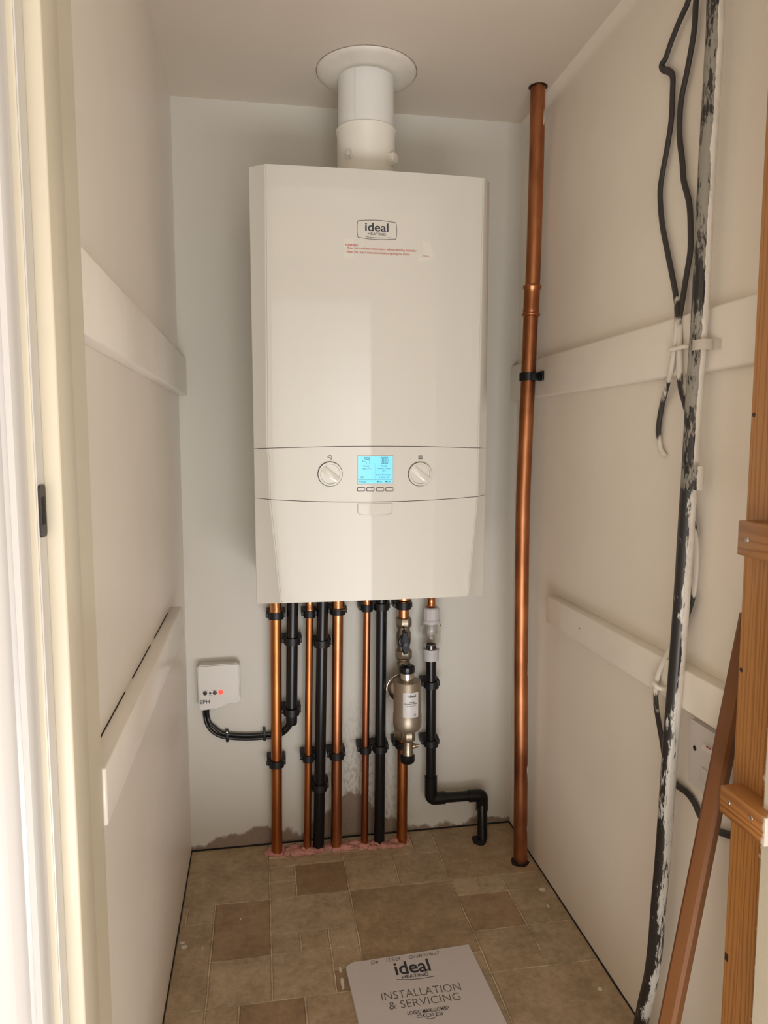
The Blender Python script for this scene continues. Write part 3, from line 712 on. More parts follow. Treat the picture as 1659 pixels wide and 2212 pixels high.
# ------------------------------------------------------------ isolation valve
VX = X8(.5); vz = lambda py: zy(py, 1.42, 872)
va = thing('isolation_valve', 'brass isolation valve with black lever above the filter', 'valve', (VX, PY, vz(1426)))
obj('top_nut', nut(new(), .0170, vz(1338) - vz(1357), (VX, PY, vz(1357)), n=8), M_nickel, va, 30)
obj('valve_body', lathe(new(), [(.0135, vz(1408)), (.0130, vz(1400)), (.0150, vz(1392)), (.0160, vz(1382)), (.0150, vz(1370)), (.0125, vz(1364)), (.0135, vz(1360)), (.0135, vz(1356))], (VX, PY, 0), n=28), M_nickel, va, 40)
obj('bottom_nut', nut(new(), .0178, vz(1407) - vz(1426), (VX, PY, vz(1426)), n=8), M_nickel, va, 30)
lv = atY(873, 1386, 1.412)
obj('spindle_disc', lathe(new(), [(.0128, 0), (.0128, .008), (.011, .010)], (lv.x, 1.420, lv.z), (0, -1, 0), 32), M_black, va, 40)
bm = new()
prism(bm, [(lv.x - .0058, lv.z + .012), (lv.x - .0048, lv.z + .0235), (lv.x + .0005, lv.z + .026), (lv.x + .0048, lv.z + .023), (lv.x + .0075, lv.z + .004), (lv.x + .0065, lv.z - .008), (lv.x + .0050, lv.z - .0225), (lv.x - .0030, lv.z - .0235), (lv.x - .0060, lv.z - .010), (lv.x - .0072, lv.z)], 1.396, 1.411)
bmesh.ops.bevel(bm, geom=[e for e in bm.edges if e.verts[0].co.y < 1.3965 and e.verts[1].co.y < 1.3965], offset=.0025, segments=3, affect='EDGES')
lever = obj('lever', bm, mat('lever_black', (.010, .011, .014), .42, spec=.3), va, 40)
obj('screw', lathe(new(), [(.0034, 0), (.0034, .0012), (.0018, .0012), (.0015, .0004)], (lv.x, 1.3962, lv.z - .002), (0, -1, 0), 20), M_black, lever, 40)

# ------------------------------------------------------------ system filter
CY = 1.385
cc = atY(880, 1520, CY - .0); CXc = cc.x
fz = lambda py: atY(880, py, CY).z
ft = thing('system_filter', 'nickel canister magnetic filter with a silver label and black cap', 'filter', (CXc, CY, fz(1578)))
obj('tail_pipe', lathe(new(), [(.0125, fz(1480)), (.0125, fz(1452)), (.0142, fz(1450)), (.0142, fz(1446)), (.0125, fz(1443)), (.0140, fz(1440)), (.0125, fz(1436)), (.0140, fz(1432)), (.0125, vz(1426))], (VX, PY, 0), n=28), M_nickel, ft, 40)
rc = atY(868, 1490, PY - .018)
obj('swivel_flange', lathe(new(), [(.0290, 0), (.0305, .002), (.0305, .006), (.027, .010), (.020, .020), (.018, .026)], (rc.x + .003, PY - .002, rc.z), (0, -1, 0), 40), M_nickel, ft, 40)
tor = new(); tube(tor, [(rc.x + .001 + .0325 * math.cos(t), PY - .014, rc.z + .0325 * math.sin(t)) for t in [math.radians(80 + 130 * k / 24) for k in range(25)]], .0014, 10)
obj('wire_ring', tor, M_chrome, ft, 50)
r = .0280
can = obj('canister', lathe(new(), [(.012, fz(1579)), (.019, fz(1577)), (.0255, fz(1573)), (.0282, fz(1568)), (.0290, fz(1561)), (.0290, fz(1541)), (r, fz(1539)), (r, fz(1472)), (.0268, fz(1469.5)), (.0150, fz(1468))], (CXc, CY, 0), n=64), M_canister, ft, 30)
obj('neck', lathe(new(), [(.0140, fz(1468)), (.0140, fz(1450))], (CXc - .0008, CY, 0), n=40), M_chrome, ft, 40)
obj('cap', lathe(new(), [(.0135, fz(1453)), (.0155, fz(1451)), (.0160, fz(1445)), (.0155, fz(1439)), (.0115, fz(1436)), (.001, fz(1436.5))], (CXc - .0008, CY, 0), n=40), M_black, ft, 40)
LF = lambda off: (lambda u, v: (CXc + .0006 + (r + off) * math.sin(u / r), CY - (r + off) * math.cos(u / r), v))
lz1, lz0 = fz(1487), fz(1542)
bm = new(); n = 10; lw = .0165; u_off = .0015
for k in range(n):
    u0 = u_off - lw + 2 * lw * k / n; u1 = u_off - lw + 2 * lw * (k + 1) / n; f = LF(.0003)
    bm.faces.new([bm.verts.new(f(*q)) for q in ((u0, lz0), (u1, lz0), (u1, lz1), (u0, lz1))])
bmesh.ops.remove_doubles(bm, verts=bm.verts, dist=1e-6); lb = obj('label', bm, M_label, can, 60)
bm = new(); f = LF(.0006); lh = lz1 - lz0
def lt(s, u0, u1, v0, v1, bd=.01): write(bm, s, f, u_off - lw + 2 * lw * u0, u_off - lw + 2 * lw * u1, lz1 - lh * v1, lz1 - lh * v0, bd)
lt('ideal', .28, .80, .07, .18, .02); lt('Ideal', .37, .70, .33, .385, .014); lt('System Filter', .08, .92, .395, .46, .016); lt('idealheating.com', .2, .82, .485, .52, .004)
lt('www.idealheating.com', .15, .85, .955, .975, .0)
stroke(bm, [(u_off - lw + 2 * lw * q[0], lz1 - lh * q[1]) for q in ((.66, .90), (.82, .90), (.74, .79), (.66, .90))], .0007, f)
stroke(bm, [(u_off - lw + 2 * lw * q[0], lz1 - lh * q[1]) for q in ((.74, .83), (.74, .87))], .0007, f)
obj('label_print', bm, M_ink, lb)
obj('outlet_nut', nut(new(), .0172, vz(1578) - vz(1598), (VX - .003, PY, vz(1600)), n=8), M_nickel, ft, 30)
dx = atY(881, 1600, CY).x
dv = obj('drain_valve', lathe(new(), [(.0112, fz(1636)), (.0122, fz(1628)), (.0108, fz(1622)), (.0108, fz(1600)), (.0125, fz(1598))], (dx, CY, 0), n=32), M_nickel, ft, 40)
obj('drain_nut', nut(new(), .0152, fz(1580) - fz(1599), (dx, CY, fz(1599)), n=8), M_nickel, dv, 30)
obj('drain_cap', lathe(new(), [(.0130, fz(1646)), (.0150, fz(1643)), (.0152, fz(1632)), (.0125, fz(1629))], (dx - .0008, CY, 0), n=24), M_black, dv, 40)
sz = fz(1613)
obj('drain_screw', lathe(new(), [(.0055, .006), (.0055, .015), (.004, .016), (.004, .020), (.0028, .020), (.0028, .024)], (dx, CY, sz), (1, 0, .05), 20), M_nickel, dv, 40)

# ------------------------------------------------------------ tundish and waste pipe
glass = bpy.data.materials.new('clear_plastic'); glass.use_nodes = True; N, L, b = nodes(glass)
b.inputs['Base Color'].default_value = (.93, .92, .90, 1); b.inputs['Roughness'].default_value = .06; b.inputs['Transmission Weight'].default_value = 1.0; b.inputs['IOR'].default_value = 1.35
tz = lambda py: zy(py, 1.42, 932)
td = thing('tundish', 'clear plastic tundish with grey nuts above the black waste pipe', 'tundish', (X9, PY, tz(1430)))
obj('top_nut', lathe(new(), [(.0165, tz(1343)), (.0165, tz(1327)), (.0172, tz(1325)), (.0172, tz(1318)), (.0150, tz(1315))], (X9, PY, 0), n=12), M_grey, td, 20)
obj('collar_ring', lathe(new(), [(.0190, tz(1349)), (.0192, tz(1345)), (.0165, tz(1341))], (X9, PY, 0), n=36), M_grey, td, 40)
obj('inner_tube', lathe(new(), [(.0105, tz(1372)), (.0105, tz(1347))], (X9, PY, 0), n=28), M_grey, td, 40)
obj('clear_body', lathe(new(), [(.0130, tz(1408)), (.0130, tz(1396)), (.0200, tz(1389)), (.0212, tz(1383)), (.0212, tz(1366)), (.0225, tz(1361)), (.0210, tz(1355)), (.0180, tz(1349)), (.0168, tz(1349)), (.0198, tz(1357)), (.0200, tz(1383)), (.0190, tz(1388)), (.0118, tz(1395)), (.0118, tz(1408)), (.0130, tz(1408))], (X9, PY, 0), n=48, cap=False), glass, td, 40)
obj('lower_nut', lathe(new(), [(.0158, tz(1430)), (.0163, tz(1427)), (.0166, tz(1412)), (.0175, tz(1410)), (.0170, tz(1406)), (.0135, tz(1405))], (X9, PY, 0), n=24), M_grey, td, 30)
obj('black_insert', lathe(new(), [(.0112, tz(1410)), (.0112, tz(1397))], (X9, PY, 0), n=28), M_black, td, 40)
wp = thing('waste_pipe', 'black plastic waste pipe stepping right through two elbows into the floor', 'pipe', (.3475, PY, 0))
zh = zy(1721, PY, 980); xe = atY(1041, 1740, PY).x; xb = atY(1036, 1822, PY).x
obj('tube', tube(new(), [(X9, PY, tz(1414)), (.3475, PY, zh + .02)], .0109, 28), M_black, wp, 50)
obj('tube', tube(new(), [(.36, PY, zh), (xe - .01, PY, zh - .001)], .0109, 28), M_black, wp, 50)
obj('tube', tube(new(), [(xe, PY, zh - .01), (xb, PY - .019, -.004)], .0109, 28), M_black, wp, 50)
def elbow(p, d1, d2, l1, l2, r=.0134):
    p = Vector(p); d1 = Vector(d1); d2 = Vector(d2); q = []
    rad = .010
    q.append(p + d1 * l1); q.append(p + d1 * rad)
    for k in range(1, 8):
        t = k / 8; q.append((p + d1 * rad) * (1 - t) ** 2 + p * 2 * t * (1 - t) + (p + d2 * rad) * t * t)
    q.append(p + d2 * rad); q.append(p + d2 * l2)
    return tube(new(), q, r, 28)
obj('elbow', elbow((.3475, PY, zh), (0, 0, 1), (1, 0, 0), zy(1690) - zh, .031), M_black, wp, 50)
obj('elbow', elbow((xe, PY, zh - .001), (-1, 0, 0), (0, 0, -1), .031, .034), M_black, wp, 50)

# ------------------------------------------------------------ pink foam stuffed in the pipe slot
bm = new()
for k in range(95):
    t = random.random()
    px = 572 + t * 308
    if 712 < px < 742 and random.random() < .6: continue
    py = 1846 - (px - 572) / 308 * 24 + random.uniform(-8, 5)
    c = atZ(px, py, 0.0); c.y = min(c.y, 1.455)
    m = bmesh.ops.create_icosphere(bm, subdivisions=3, radius=random.uniform(.005, .0105))
    sc = Vector((random.uniform(.8, 1.7), random.uniform(.7, 1.2), random.uniform(.45, .9)))
    for v in m['verts']:
        nn = 1 + .35 * noise.noise(v.co * 260 + c * 50) + .22 * noise.noise(v.co * 900 + c * 90)
        v.co = Vector((v.co.x * sc.x * nn, v.co.y * sc.y * nn, v.co.z * sc.z * nn)) + Vector((c.x, c.y, .0015))
single('expanding_foam', bm, M_pink, 'pink fluffy foam packed around the pipes at the floor', 'foam', None, 80)['kind'] = 'stuff'

# ------------------------------------------------------------ receiver box
p0 = atY(426, 1439, 1.447); p1 = atY(519, 1528, 1.447)
rx0, rx1, rz0, rz1 = p0.x, p1.x, p1.z, p0.z
rb = thing('wireless_receiver', 'small white receiver box with a glowing red button on back wall', 'receiver box', ((rx0 + rx1) / 2, YB, (rz0 + rz1) / 2))
def rounded_plate(poly, y0, y1, bev=.002):
    bm = prism(new(), poly, y0, y1)
    bmesh.ops.bevel(bm, geom=[e for e in bm.edges if e.verts[0].co.y < y0 + 1e-5 and e.verts[1].co.y < y0 + 1e-5], offset=bev, segments=3, affect='EDGES')
    return bm
def skew(poly): return [(x + .0035 * (rz1 - z) / (rz1 - rz0) * 1.0, z - .010 * (1 - (x - rx0) / (rx1 - rx0)) + .010 - .006) for x, z in poly]
back = rrect(rx0 + .001, rx1 + .0002, rz0 + .007, rz1 + .0005, .006)
obj('back_plate', rounded_plate(back, YB - .018, YB - .0005), M_boxw, rb, 40)
cov = [(rx0, rz1 - .005), (rx0 + .002, rz1 - .001), (rx0 + .006, rz1), (rx1 - .006, rz1 + .0015), (rx1 - .002, rz1), (rx1, rz1 - .005), (rx1, rz0 + .028)]
cov += [(rx1 - (rx1 - rx0 - .03) * t, rz0 + .027 * (1 - t) ** 1.5) for t in (.1, .2, .3, .45, .6, .75, .9)]
cov += [(rx0 + .03, rz0 - .0005), (rx0 + .008, rz0 - .002), (rx0 + .003, rz0 - .0005), (rx0 + .001, rz0 + .003)]
cv = obj('cover', rounded_plate(cov, YB - .0285, YB - .0165), M_boxw, rb, 40)
YF = YB - .0285
G = lambda u, v: (u, YF - .0004, v)
def rp_(px, py): q = atY(px, py, YF); return q.x, q.z
for px, py, rr, mt, nm in ((443, 1497.5, .0042, M_iron, 'button'), (454, 1497.5, .0022, M_iron, 'button'), (464, 1496.5, .0042, mat('button_brown', (.09, .045, .04), .5), 'button'), (477, 1495, .0050, M_led, 'button')):
    c = rp_(px, py); o = obj(nm, lathe(new(), [(rr, 0), (rr * .95, .0012), (rr * .6, .0016)], (c[0], YF, c[1]), (0, -1, 0), 24), mt, cv, 40)
    if mt is M_led: o['label'] = 'glowing red round button'
bm = new(); a = rp_(432, 1521); b = rp_(453, 1511.5); write(bm, 'EPH', G, a[0], b[0], a[1], b[1], .006)
for px, py, s in ((443, 1492.5, 'Manual'), (464, 1491, 'Reset'), (454, 1502, 'Link')):
    a = rp_(px - 4.5, py + 1); b = rp_(px + 4.5, py - 1); write(bm, s, G, a[0], b[0], a[1], b[1])
obj('brand_print', bm, M_ink, cv)
# two black cables from the box to the short conduit
pa = [(441, 1528), (441, 1545), (446, 1562), (457, 1577), (474, 1587), (495, 1591), (530, 1593), (570, 1591), (598, 1588), (616, 1578), (627, 1564), (630, 1550)]
for k, (dx_, dy_, Yk) in enumerate(((3, -4, 1.468), (9, -8, 1.468))):
    pts = []
    for i, (x, y) in enumerate(pa):
        f = 1 if i < 2 else 0
        if k == 0: q = (x + 1, y + 3 if i > 1 else y)
        else: q = (x + (8 if i < 4 else (4 if i < 5 else (0 if i < 9 else -4))), y - (0 if i < 3 else (5 if i < 9 else 3)))
        Y = 1.467 if 0 < i < 8 else (1.46 if i == 0 else {8: 1.464, 9: 1.455, 10: 1.442, 11: 1.436}[i])
        pts.append(atY(q[0], q[1], Y))
    pts.append(pts[-1] + Vector((0, 0, .02)))
    single('black_cable', tube(new(), cr(pts, 6), .0036, 12), mat('cable_black', (.008, .008, .009), .35) if k == 0 else bpy.data.materials['cable_black'],
           ['black cable from receiver box to conduit, outer one of the pair', 'black cable from receiver box to conduit, inner one of the pair'][k], 'cable', 'black cables under the receiver box', 60)
for (px, py, px2, py2, lab) in ((488, 1582, 493, 1600, 'cable clip with shiny nail head, nearer the receiver box'), (572, 1578, 570, 1598, 'cable clip on the twin cables, next to the leftmost copper pipe')):
    a = atY(px, py, 1.462); b = atY(px2, py2, 1.462)
    t = thing('cable_clip', lab, 'cable clip', (a.x, YB, (a.z + b.z) / 2), 'clips on the twin black cables')
    bm = new(); zc = (a.z + b.z) / 2; xm = (a.x + b.x) / 2; h = abs(a.z - b.z) / 2
    box(bm, xm - .0028, xm + .0028, 1.461, 1.4628, zc - h, zc + h, .0005)
    for s in (-1, 1): lathe(bm, [(.0032, 0), (.0032, .013)], (xm - s * .0003, YB - .0005, zc + s * h), (0, -1, 0), 14)
    obj('saddle', bm, M_clip, t, 40)
    obj('nail_head', lathe(new(), [(.0024, 0), (.0018, .0012), (.0004, .0015)], (xm, 1.4616, zc + h * .97), (0, -1, 0), 14), M_chrome if px == 488 else M_iron, t, 40)

# ------------------------------------------------------------ tall copper pipe on the right
bp_ = [(1162, 198), (1157.5, 400), (1151, 600), (1148, 650), (1141, 813), (1134.5, 960), (1129, 1110), (1126.5, 1300), (1125.2, 1450), (1125, 1650), (1124, 1862)]
PYB = 1.325
pts = [atY(x, y, PYB) for x, y in bp_]
bigp = thing('copper_pipe', 'tall thick copper pipe from floor to ceiling in the right corner', 'pipe', (pts[-1].x, PYB, 0))
dv_ = (pts[0] - pts[1]); top_pt = pts[0] + dv_ * ((ZC + .003 - pts[0].z) / dv_.z)
allp = [top_pt] + pts[1:-1] + [Vector((pts[-1].x, PYB, -.003))]
obj('tube', tube(new(), cr(allp, 4), .0138, 36), M_copbig, bigp, 50)
zc2 = atY(1148, 650, PYB)
obj('coupling', lathe(new(), [(.0140, -.030), (.0170, -.028), (.0176, -.026), (.0165, -.023), (.0150, -.022), (.0158, -.018), (.0150, -.014), (.0150, .014), (.0150, .020), (.0172, .023), (.0176, .026), (.0165, .028), (.0140, .029)], zc2, (allp[3] - allp[5]).normalized(), 40), M_cop2, bigp, 40)
obj('ceiling_hole', lathe(new(), [(.0175, ZC - .0008), (.0175, ZC + .0005)], (top_pt.x, PYB, 0), n=32), M_iron, bigp)
for px, py, w_, h_ in ((1136.6, 1440, .0022, .016), (1136.2, 1672, .003, .022), (1136, 1705, .0035, .016), (1135.5, 1658, .002, .008), (1135, 1785, .0015, .006), (1170, 260, .0018, .014)):
    q = atY(px, py, PYB)
    if py == 260: cxp = top_pt.x + (pts[1].x - pts[0].x) * .3
    else: cxp = min(allp, key=lambda v: abs(v.z - q.z)).x
    a0 = math.asin(max(-1, min(1, (q.x - cxp) / .0140)))
    P2 = lambda u, v, a0=a0, cxp=cxp, q=q: (cxp + .0141 * math.sin(a0 + u / .0138), PYB - .0141 * math.cos(a0 + u / .0138), q.z + v)
    ring = [(w_ * math.cos(t) * (1 + .3 * math.sin(3 * t + py)), h_ * math.sin(t) * (1 + .2 * math.sin(5 * t))) for t in [2 * PI * k / 20 for k in range(20)]]
    bm = new(); bm.faces.new([bm.verts.new(P2(*r_)) for r_ in ring])
    obj('paint_smear', bm, M_spot, bigp)
q = atY(1138, 813, PYB - .012)
cl = thing('pipe_clamp', 'black clamp holding the tall copper pipe to the right board', 'pipe clip', (allp[4].x, PYB, q.z))
pxc = atY(1140.5, 813, PYB).x
bm = lathe(new(), [(.0142, q.z - .0075), (.0168, q.z - .0075), (.0168, q.z + .0075), (.0142, q.z + .0075), (.0142, q.z - .0075)], (pxc, PYB, 0), n=40, cap=False)
obj('ring', bm, M_black, cl, 35)
bm = new(); box(bm, pxc, .5262, PYB - .0165, PYB - .0125, q.z - .0075, q.z + .0075, .001); box(bm, .5215, .5262, PYB - .034, PYB - .0125, q.z - .009, q.z + .009, .002)
obj('bracket', bm, M_black, cl, 35)

# ------------------------------------------------------------ right wall: smeared pipe, cables, saddles
SX = .5115
sp_pts = [(1547, -20), (1545, 60), (1535, 230), (1524, 430), (1514, 640), (1508, 740), (1500, 850), (1491, 1010), (1483, 1130), (1473, 1290), (1461, 1450), (1450, 1590), (1441, 1720), (1431, 1860), (1422, 1960), (1416, 2040), (1407, 2110), (1393, 2170), (1381, 2230)]
P = [atX(x, y, SX) for x, y in sp_pts]
sm = thing('painted_pipe', 'black pipe smeared with white paint, running down the right wall', 'pipe', (SX, P[-1].y, 0))
d = P[0] - P[2]; P.insert(0, P[0] + d * ((ZC + .003 - P[0].z) / d.z) if P[0].z < ZC else P[0])
d = P[-1] - P[-2]; P.append(P[-1] + d * (-P[-1].z / d.z) * 1.0 if P[-1].z > .002 else P[-1])
obj('tube', tube(new(), cr(P, 4), .0098, 24), M_smear, sm, 60)
c1 = atX(1492, 1006, SX - .004); c2 = atX(1489, 1057, SX - .004)
obj('coupling', tube(new(), [Vector((SX, c1.y, c1.z)), Vector((SX, c2.y, c2.z))], .0122, 28), M_smear, sm, 40)
q = atX(1512, 746, .508)
sd = thing('pipe_saddle', 'white painted saddle strapping the smeared pipe to the upper board', 'saddle clip', (.52, q.y, q.z), 'painted saddle clips')
n = 16; bm = new(); rings = []
prof = [(.5254, q.y + .016)] + [(SX + .0115 * math.cos(t), q.y + .0115 * math.sin(t)) for t in [math.radians(40 + 280 * k / n) for k in range(n + 1)]] + [(.5252, q.y - .0150)]
rings = [[bm.verts.new((x - o_, y, q.z + zz)) for o_, zz in ((0, -.006), (0, .006))] for x, y in prof]
for i in range(len(rings) - 1): bm.faces.new((rings[i][0], rings[i + 1][0], rings[i + 1][1], rings[i][1]))
bmesh.ops.solidify(bm, geom=bm.faces[:], thickness=.0012)
obj('strap', bm, M_glossr, sd, 50)
def cable(pxs, X, label, mt, r=.0045, group='flat cables on the right wall', r2=.0030):
    pts = [atX(x, y, (X if not isinstance(X, (list, tuple)) else X[i])) for i, (x, y) in enumerate(pxs)]
    return single('flat_cable', tube(new(), cr(pts, 6), r, 14, r2=r2, ref=(1, 0, 0)), mt, label, 'cable', group, 60)
CA = [(1490, -12), (1484, 10), (1468, 45), (1450, 90), (1438, 125), (1429, 140), (1433, 150), (1446, 155), (1453, 165), (1453, 195), (1450, 260), (1441, 320), (1430, 380), (1426, 420), (1430, 480), (1440, 535), (1453, 600), (1460, 640), (1463, 690), (1457, 750), (1449, 800), (1439, 840), (1429, 880), (1422, 930), (1426, 968), (1437, 986)]
xa = [.534] * 17 + [.530, .5215, .5205, .5215, .531, .535, .535, .535, .537]
cable(CA, xa, 'black flat cable with a kink, left of two, curling to a loose end', M_cpaint)
CB = [(1506, -12), (1503, 10), (1499, 70), (1485, 150), (1471, 220), (1468, 290), (1474, 350), (1477, 390), (1489, 440), (1492, 500), (1491, 545), (1482, 600), (1474, 650), (1468, 690), (1467, 750), (1468, 800), (1471, 840), (1479, 870), (1485, 900), (1483, 950), (1481, 1010), (1490, 1090), (1502, 1160), (1504, 1210), (1498, 1280), (1480, 1340), (1455, 1390), (1438, 1420), (1424, 1450), (1417, 1480), (1417, 1520), (1423, 1560), (1430, 1600), (1438, 1650), (1448, 1680), (1462, 1696), (1483, 1712), (1500, 1735), (1512, 1762), (1530, 1786), (1560, 1799), (1585, 1806)]
xb_ = [.534] * 12 + [.530, .524, .5205, .5205, .526] + [.534] * 9 + [.530, .522, .5165, .5145, .517, .530] + [.535] * 10
xb_ = xb_[:len(CB)] + [.535] * (len(CB) - len(xb_))
cable(CB, xb_, 'long flat cable winding behind the smeared pipe down to the lower wall', M_cpaint)
a = atX(1443, 757, .516); b = atX(1483, 748, .516)
t = thing('cable_saddle', 'white painted strip pinning two cables to the upper board', 'saddle clip', (.52, (a.y + b.y) / 2, a.z), 'painted saddle clips')
bm = new(); tube(bm, cr([(.5245, a.y + .002, a.z), (.516, a.y - .004, a.z), (.5155, (a.y + b.y) / 2, (a.z + b.z) / 2), (.516, b.y + .003, b.z), (.5245, b.y - .001, b.z)], 5), .0028, 10)
obj('strap', bm, M_glossr, t, 60)
a = atX(1417, 1480, .510)
t = thing('cable_saddle', 'white painted clip pinning the long cable to the lower batten', 'saddle clip', (.515, a.y, a.z), 'painted saddle clips')
bm = new(); tube(bm, cr([(.5190, a.y + .010, a.z + .002), (.511, a.y + .006, a.z + .001), (.5095, a.y, a.z), (.511, a.y - .006, a.z - .002), (.5190, a.y - .010, a.z - .003)], 5), .0032, 10)
obj('strap', bm, M_glossr, t, 60)
# fused switch plate under the lower batten
a = atX(1494, 1548, .531); b = atX(1483, 1684, .531)
sy1 = (a.y + b.y) / 2; sz1, sz0 = a.z, b.z
sw = thing('switch_plate', 'white painted switch plate under the lower batten, behind the pole', 'switch', (XR, sy1 - .04, (sz0 + sz1) / 2))
bm = prism(new(), rrect(sy1 - .086, sy1, sz0, sz1 - .003, .004), .531, XR + .0005, 'X')
obj('plate', bm, M_switch, sw, 40)
q = atX(1500, 1616, .5305); obj('screw_hole', lathe(new(), [(.0034, 0), (.0034, .0006)], (.5313, q.y, q.z), (-1, 0, 0), 20), M_iron, sw)
a = atX(1523, 1607, .528); b = atX(1538, 1664, .528)
bm = new(); rk = [(.531, a.z), (.5265, a.z), (.5225, a.z - .004), (.5295, b.z), (.531, b.z)]
A_ = [bm.verts.new((x, a.y, z)) for x, z in rk]; B_ = [bm.verts.new((x, a.y - .021, z)) for x, z in rk]
bm.faces.new(A_); bm.faces.new(B_[::-1])
for i in range(5): bm.faces.new((A_[i], A_[(i + 1) % 5], B_[(i + 1) % 5], B_[i]))
rk_o = obj('rocker', bm, mat('rocker_white', (.68, .62, .59), .35), sw)
obj('rocker_mark', box(new(), .5242, .5262, a.y - .0145, a.y - .007, a.z - .0002, a.z + .0003), M_red, rk_o)
a = atX(1512, 1655, .529); obj('fuse_cover', box(new(), .5288, .5312, a.y - .030, a.y, a.z - .018, a.z, .001), M_switch, sw, 40)

# ------------------------------------------------------------ leaning pole and pine blocks
PLY = .700
t1 = atY(1568, 1600, PLY); t0 = atY(1446, 2212, PLY)
d = (t1 - t0).normalized(); base = t0 + d * ((.001 - t0.z) / d.z); topz = .665; top = t0 + d * ((topz - t0.z) / d.z)
bm = new(); h = .0098; c = .0035
sec = [(-h, -h + c), (-h + c, -h), (h - c, -h), (h, -h + c), (h, h - c), (h - c, h), (-h + c, h), (-h, h - c)]
e1 = Vector((0, 1, 0)); e2 = d.cross(e1).normalized(); rot = math.radians(62)
def ringp(p, cut=0): return [bm.verts.new(p + (e2 * (x * math.cos(rot) - y * math.sin(rot)) + e1 * (x * math.sin(rot) + y * math.cos(rot))) + Vector((0, 0, 0))) for x, y in sec]
r0, r1 = ringp(base + Vector((0, 0, .003))), ringp(top)
for v in r0: v.co += d * ((.0012 - v.co.z) / d.z)
bm.faces.new(r0[::-1]); bm.faces.new(r1)
for i in range(8): bm.faces.new((r0[i], r0[(i + 1) % 8], r1[(i + 1) % 8], r1[i]))
pole = single('wooden_pole', bm, M_pole, 'dark brown varnished wooden pole leaning on the right wall', 'pole')
blk = thing('wooden_block', 'lower pine block with paint-chipped end, screwed to the bare frame', 'wooden block', (.4725, .60, .46), 'pine blocks on the door frame')
a = atX(1556, 1695, .461); b = atX(1553, 1752, .461); e = atX(1652, 1800, .461)
obj('block', box(new(), .461, .4852, e.y, a.y, b.z, a.z, .0012), M_pineb, blk, 40)
for px, py in ((1574, 1734), (1622, 1767)):
    q = atX(px, py, .461); obj('screw', lathe(new(), [(.0024, 0), (.0020, .0006), (.0005, .0003)], (.4610, q.y, q.z), (-1, 0, 0), 16), M_screw, blk, 40)
blk = thing('wooden_block', 'upper pine block screwed to the bare frame, cut by photo edge', 'wooden block', (.4725, .60, .76), 'pine blocks on the door frame')
a = atX(1595, 1124, .466); b = atX(1593, 1198, .466)
obj('block', box(new(), .466, .4852, a.y - .075, a.y, b.z, a.z, .0012), M_pinet, blk, 40)
q = atX(1613, 1167, .466); obj('screw', lathe(new(), [(.0030, 0), (.0024, .0008), (.0005, .0004)], (.4660, q.y, q.z), (-1, 0, 0), 16), M_screw, blk, 40)

# ------------------------------------------------------------ manual on the floor
mTL = atZ(745, 2082, .004); mTR = atZ(1012, 2040, .004)
ex = (mTR - mTL); ex.z = 0; MW = ex.length; ex.normalize(); ey = Vector((ex.y, -ex.x, 0)); MH = .297
man = thing('instruction_manual', 'white printed installation manual lying on the tiled floor', 'booklet', (mTL + ex * MW / 2 + ey * MH / 2) * 1.0)
man.location.z = 0
def MP(off): return lambda u, v: tuple(mTL + ex * u + ey * v + Vector((0, 0, off)))
def mzc(u, v):   # slight lift of the near spine side and worn corner
    return .0012 * math.sin(min(1, v / MH) * PI) + .0015 * max(0, 1 - u / .03)
def MPc(off):
    def f(u, v):
        q = mTL + ex * u + ey * v; return (q.x, q.y, .0042 + off + mzc(u, v))
    return f
bm = new(); nu, nv = 14, 18; grid = {}
def corner(u, v):
    cu, cvv = max(0, .014 - u), max(0, .010 - v)
    if u < .014 and v < .010: return u + cvv * .6 * (1 - u / .014), v + cu * .35 * (1 - v / .010)
    return u, v
us = [0, .004, .008, .014] + [.014 + (MW - .014) * k / 10 for k in range(1, 11)]
vs_ = [0, .003, .006, .010] + [.010 + (MH - .010) * k / 12 for k in range(1, 13)]
for i, u in enumerate(us):
    for j, v in enumerate(vs_):
        uu, vv = corner(u, v); grid[i, j] = (bm.verts.new(MPc(0)(uu, vv)), bm.verts.new((Vector(MPc(0)(uu, vv)) * Vector((1, 1, 0)).to_2d().length ** 0)))
for k in grid:
    q = grid[k][0].co; grid[k][1].co = Vector((q.x, q.y, .0004))
I, J = len(us) - 1, len(vs_) - 1
for i in range(I):
    for j in range(J):
        bm.faces.new([grid[i, j][0], grid[i + 1, j][0], grid[i + 1, j + 1][0], grid[i, j + 1][0]])
        bm.faces.new([grid[i, j][1], grid[i, j + 1][1], grid[i + 1, j + 1][1], grid[i + 1, j][1]])
for i in range(I):
    for j in (0, J): bm.faces.new([grid[i, j][0], grid[i, j][1], grid[i + 1, j][1], grid[i + 1, j][0]])
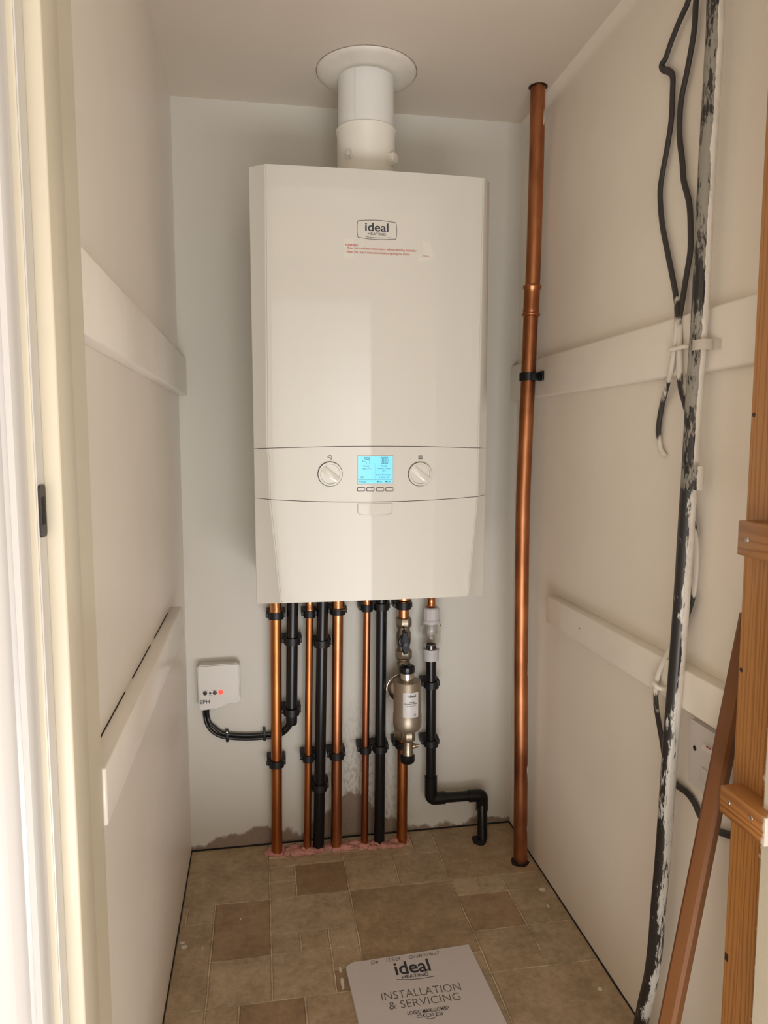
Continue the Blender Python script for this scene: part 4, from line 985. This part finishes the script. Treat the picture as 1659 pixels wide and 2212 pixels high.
for j in range(J):
    for i in (0, I): bm.faces.new([grid[i, j][0], grid[i, j + 1][0], grid[i, j + 1][1], grid[i, j][1]])
obj('cover', bm, M_paper, man, 40)
def muv(px, py): q = atZ(px, py, .005) - mTL; return q.dot(ex), q.dot(ey)
PR = MPc(.0004)
def mt_(bm, s, pl, pr_, h, bold=0, shear=0):
    """writing whose baseline runs from pixel pl to pixel pr_"""
    a = Vector(muv(*pl)); b = Vector(muv(*pr_)); L_ = (b - a).length; dd = (b - a) / L_; nn = Vector((dd.y, -dd.x))
    fn = lambda u, v: PR(*(a + dd * u + nn * v)); write(bm, s, fn, 0, L_, 0, h, bold, shear)
bm = new(); mt_(bm, 'ideal', (856, 2107), (932, 2097), .0285, .016); mt_(bm, 'HEATING', (869, 2114.5), (926, 2107.5), .0068, .004)
a = Vector(muv(857, 2116)); b = Vector(muv(940, 2108.5)); stroke(bm, [tuple(a + (b - a) * k / 12 + Vector((0, .0028 * math.sin(PI * k / 12)))) for k in range(13)], .0009, PR)
obj('brand_print', bm, M_ink, man)
bm = new(); mt_(bm, 'INSTALLATION', (826, 2162), (997, 2139), .0155, -.012); mt_(bm, '& SERVICING', (842, 2182), (996, 2160), .0145, -.012)
obj('title_print', bm, mat('ink_grey', (.12, .115, .12), .6), man)
bm = new(); mt_(bm, 'LOGIC MAX COMBI²', (881, 2193.5), (971, 2181), .0066, .003); mt_(bm, 'C24 C30 C35', (901, 2200.5), (958, 2193), .0062, .003)
c_ = Vector(muv(930, 2193)); stroke(bm, [(c_.x + .0095 * math.cos(t), c_.y + .0075 * math.sin(t)) for t in [2 * PI * k / 24 for k in range(25)]], .0006, PR)
obj('subtitle_print', bm, M_ink, man)
bm = new(); mt_(bm, 'Dai', (802, 2083), (819, 2080), .0085, -.012, .3); mt_(bm, '12/6/24', (835, 2078), (866, 2073), .0085, -.012, .3); mt_(bm, "O75B'=76cs7", (884, 2071), (951, 2060), .0070, -.012, .3)
obj('handwriting', bm, M_ink, man)
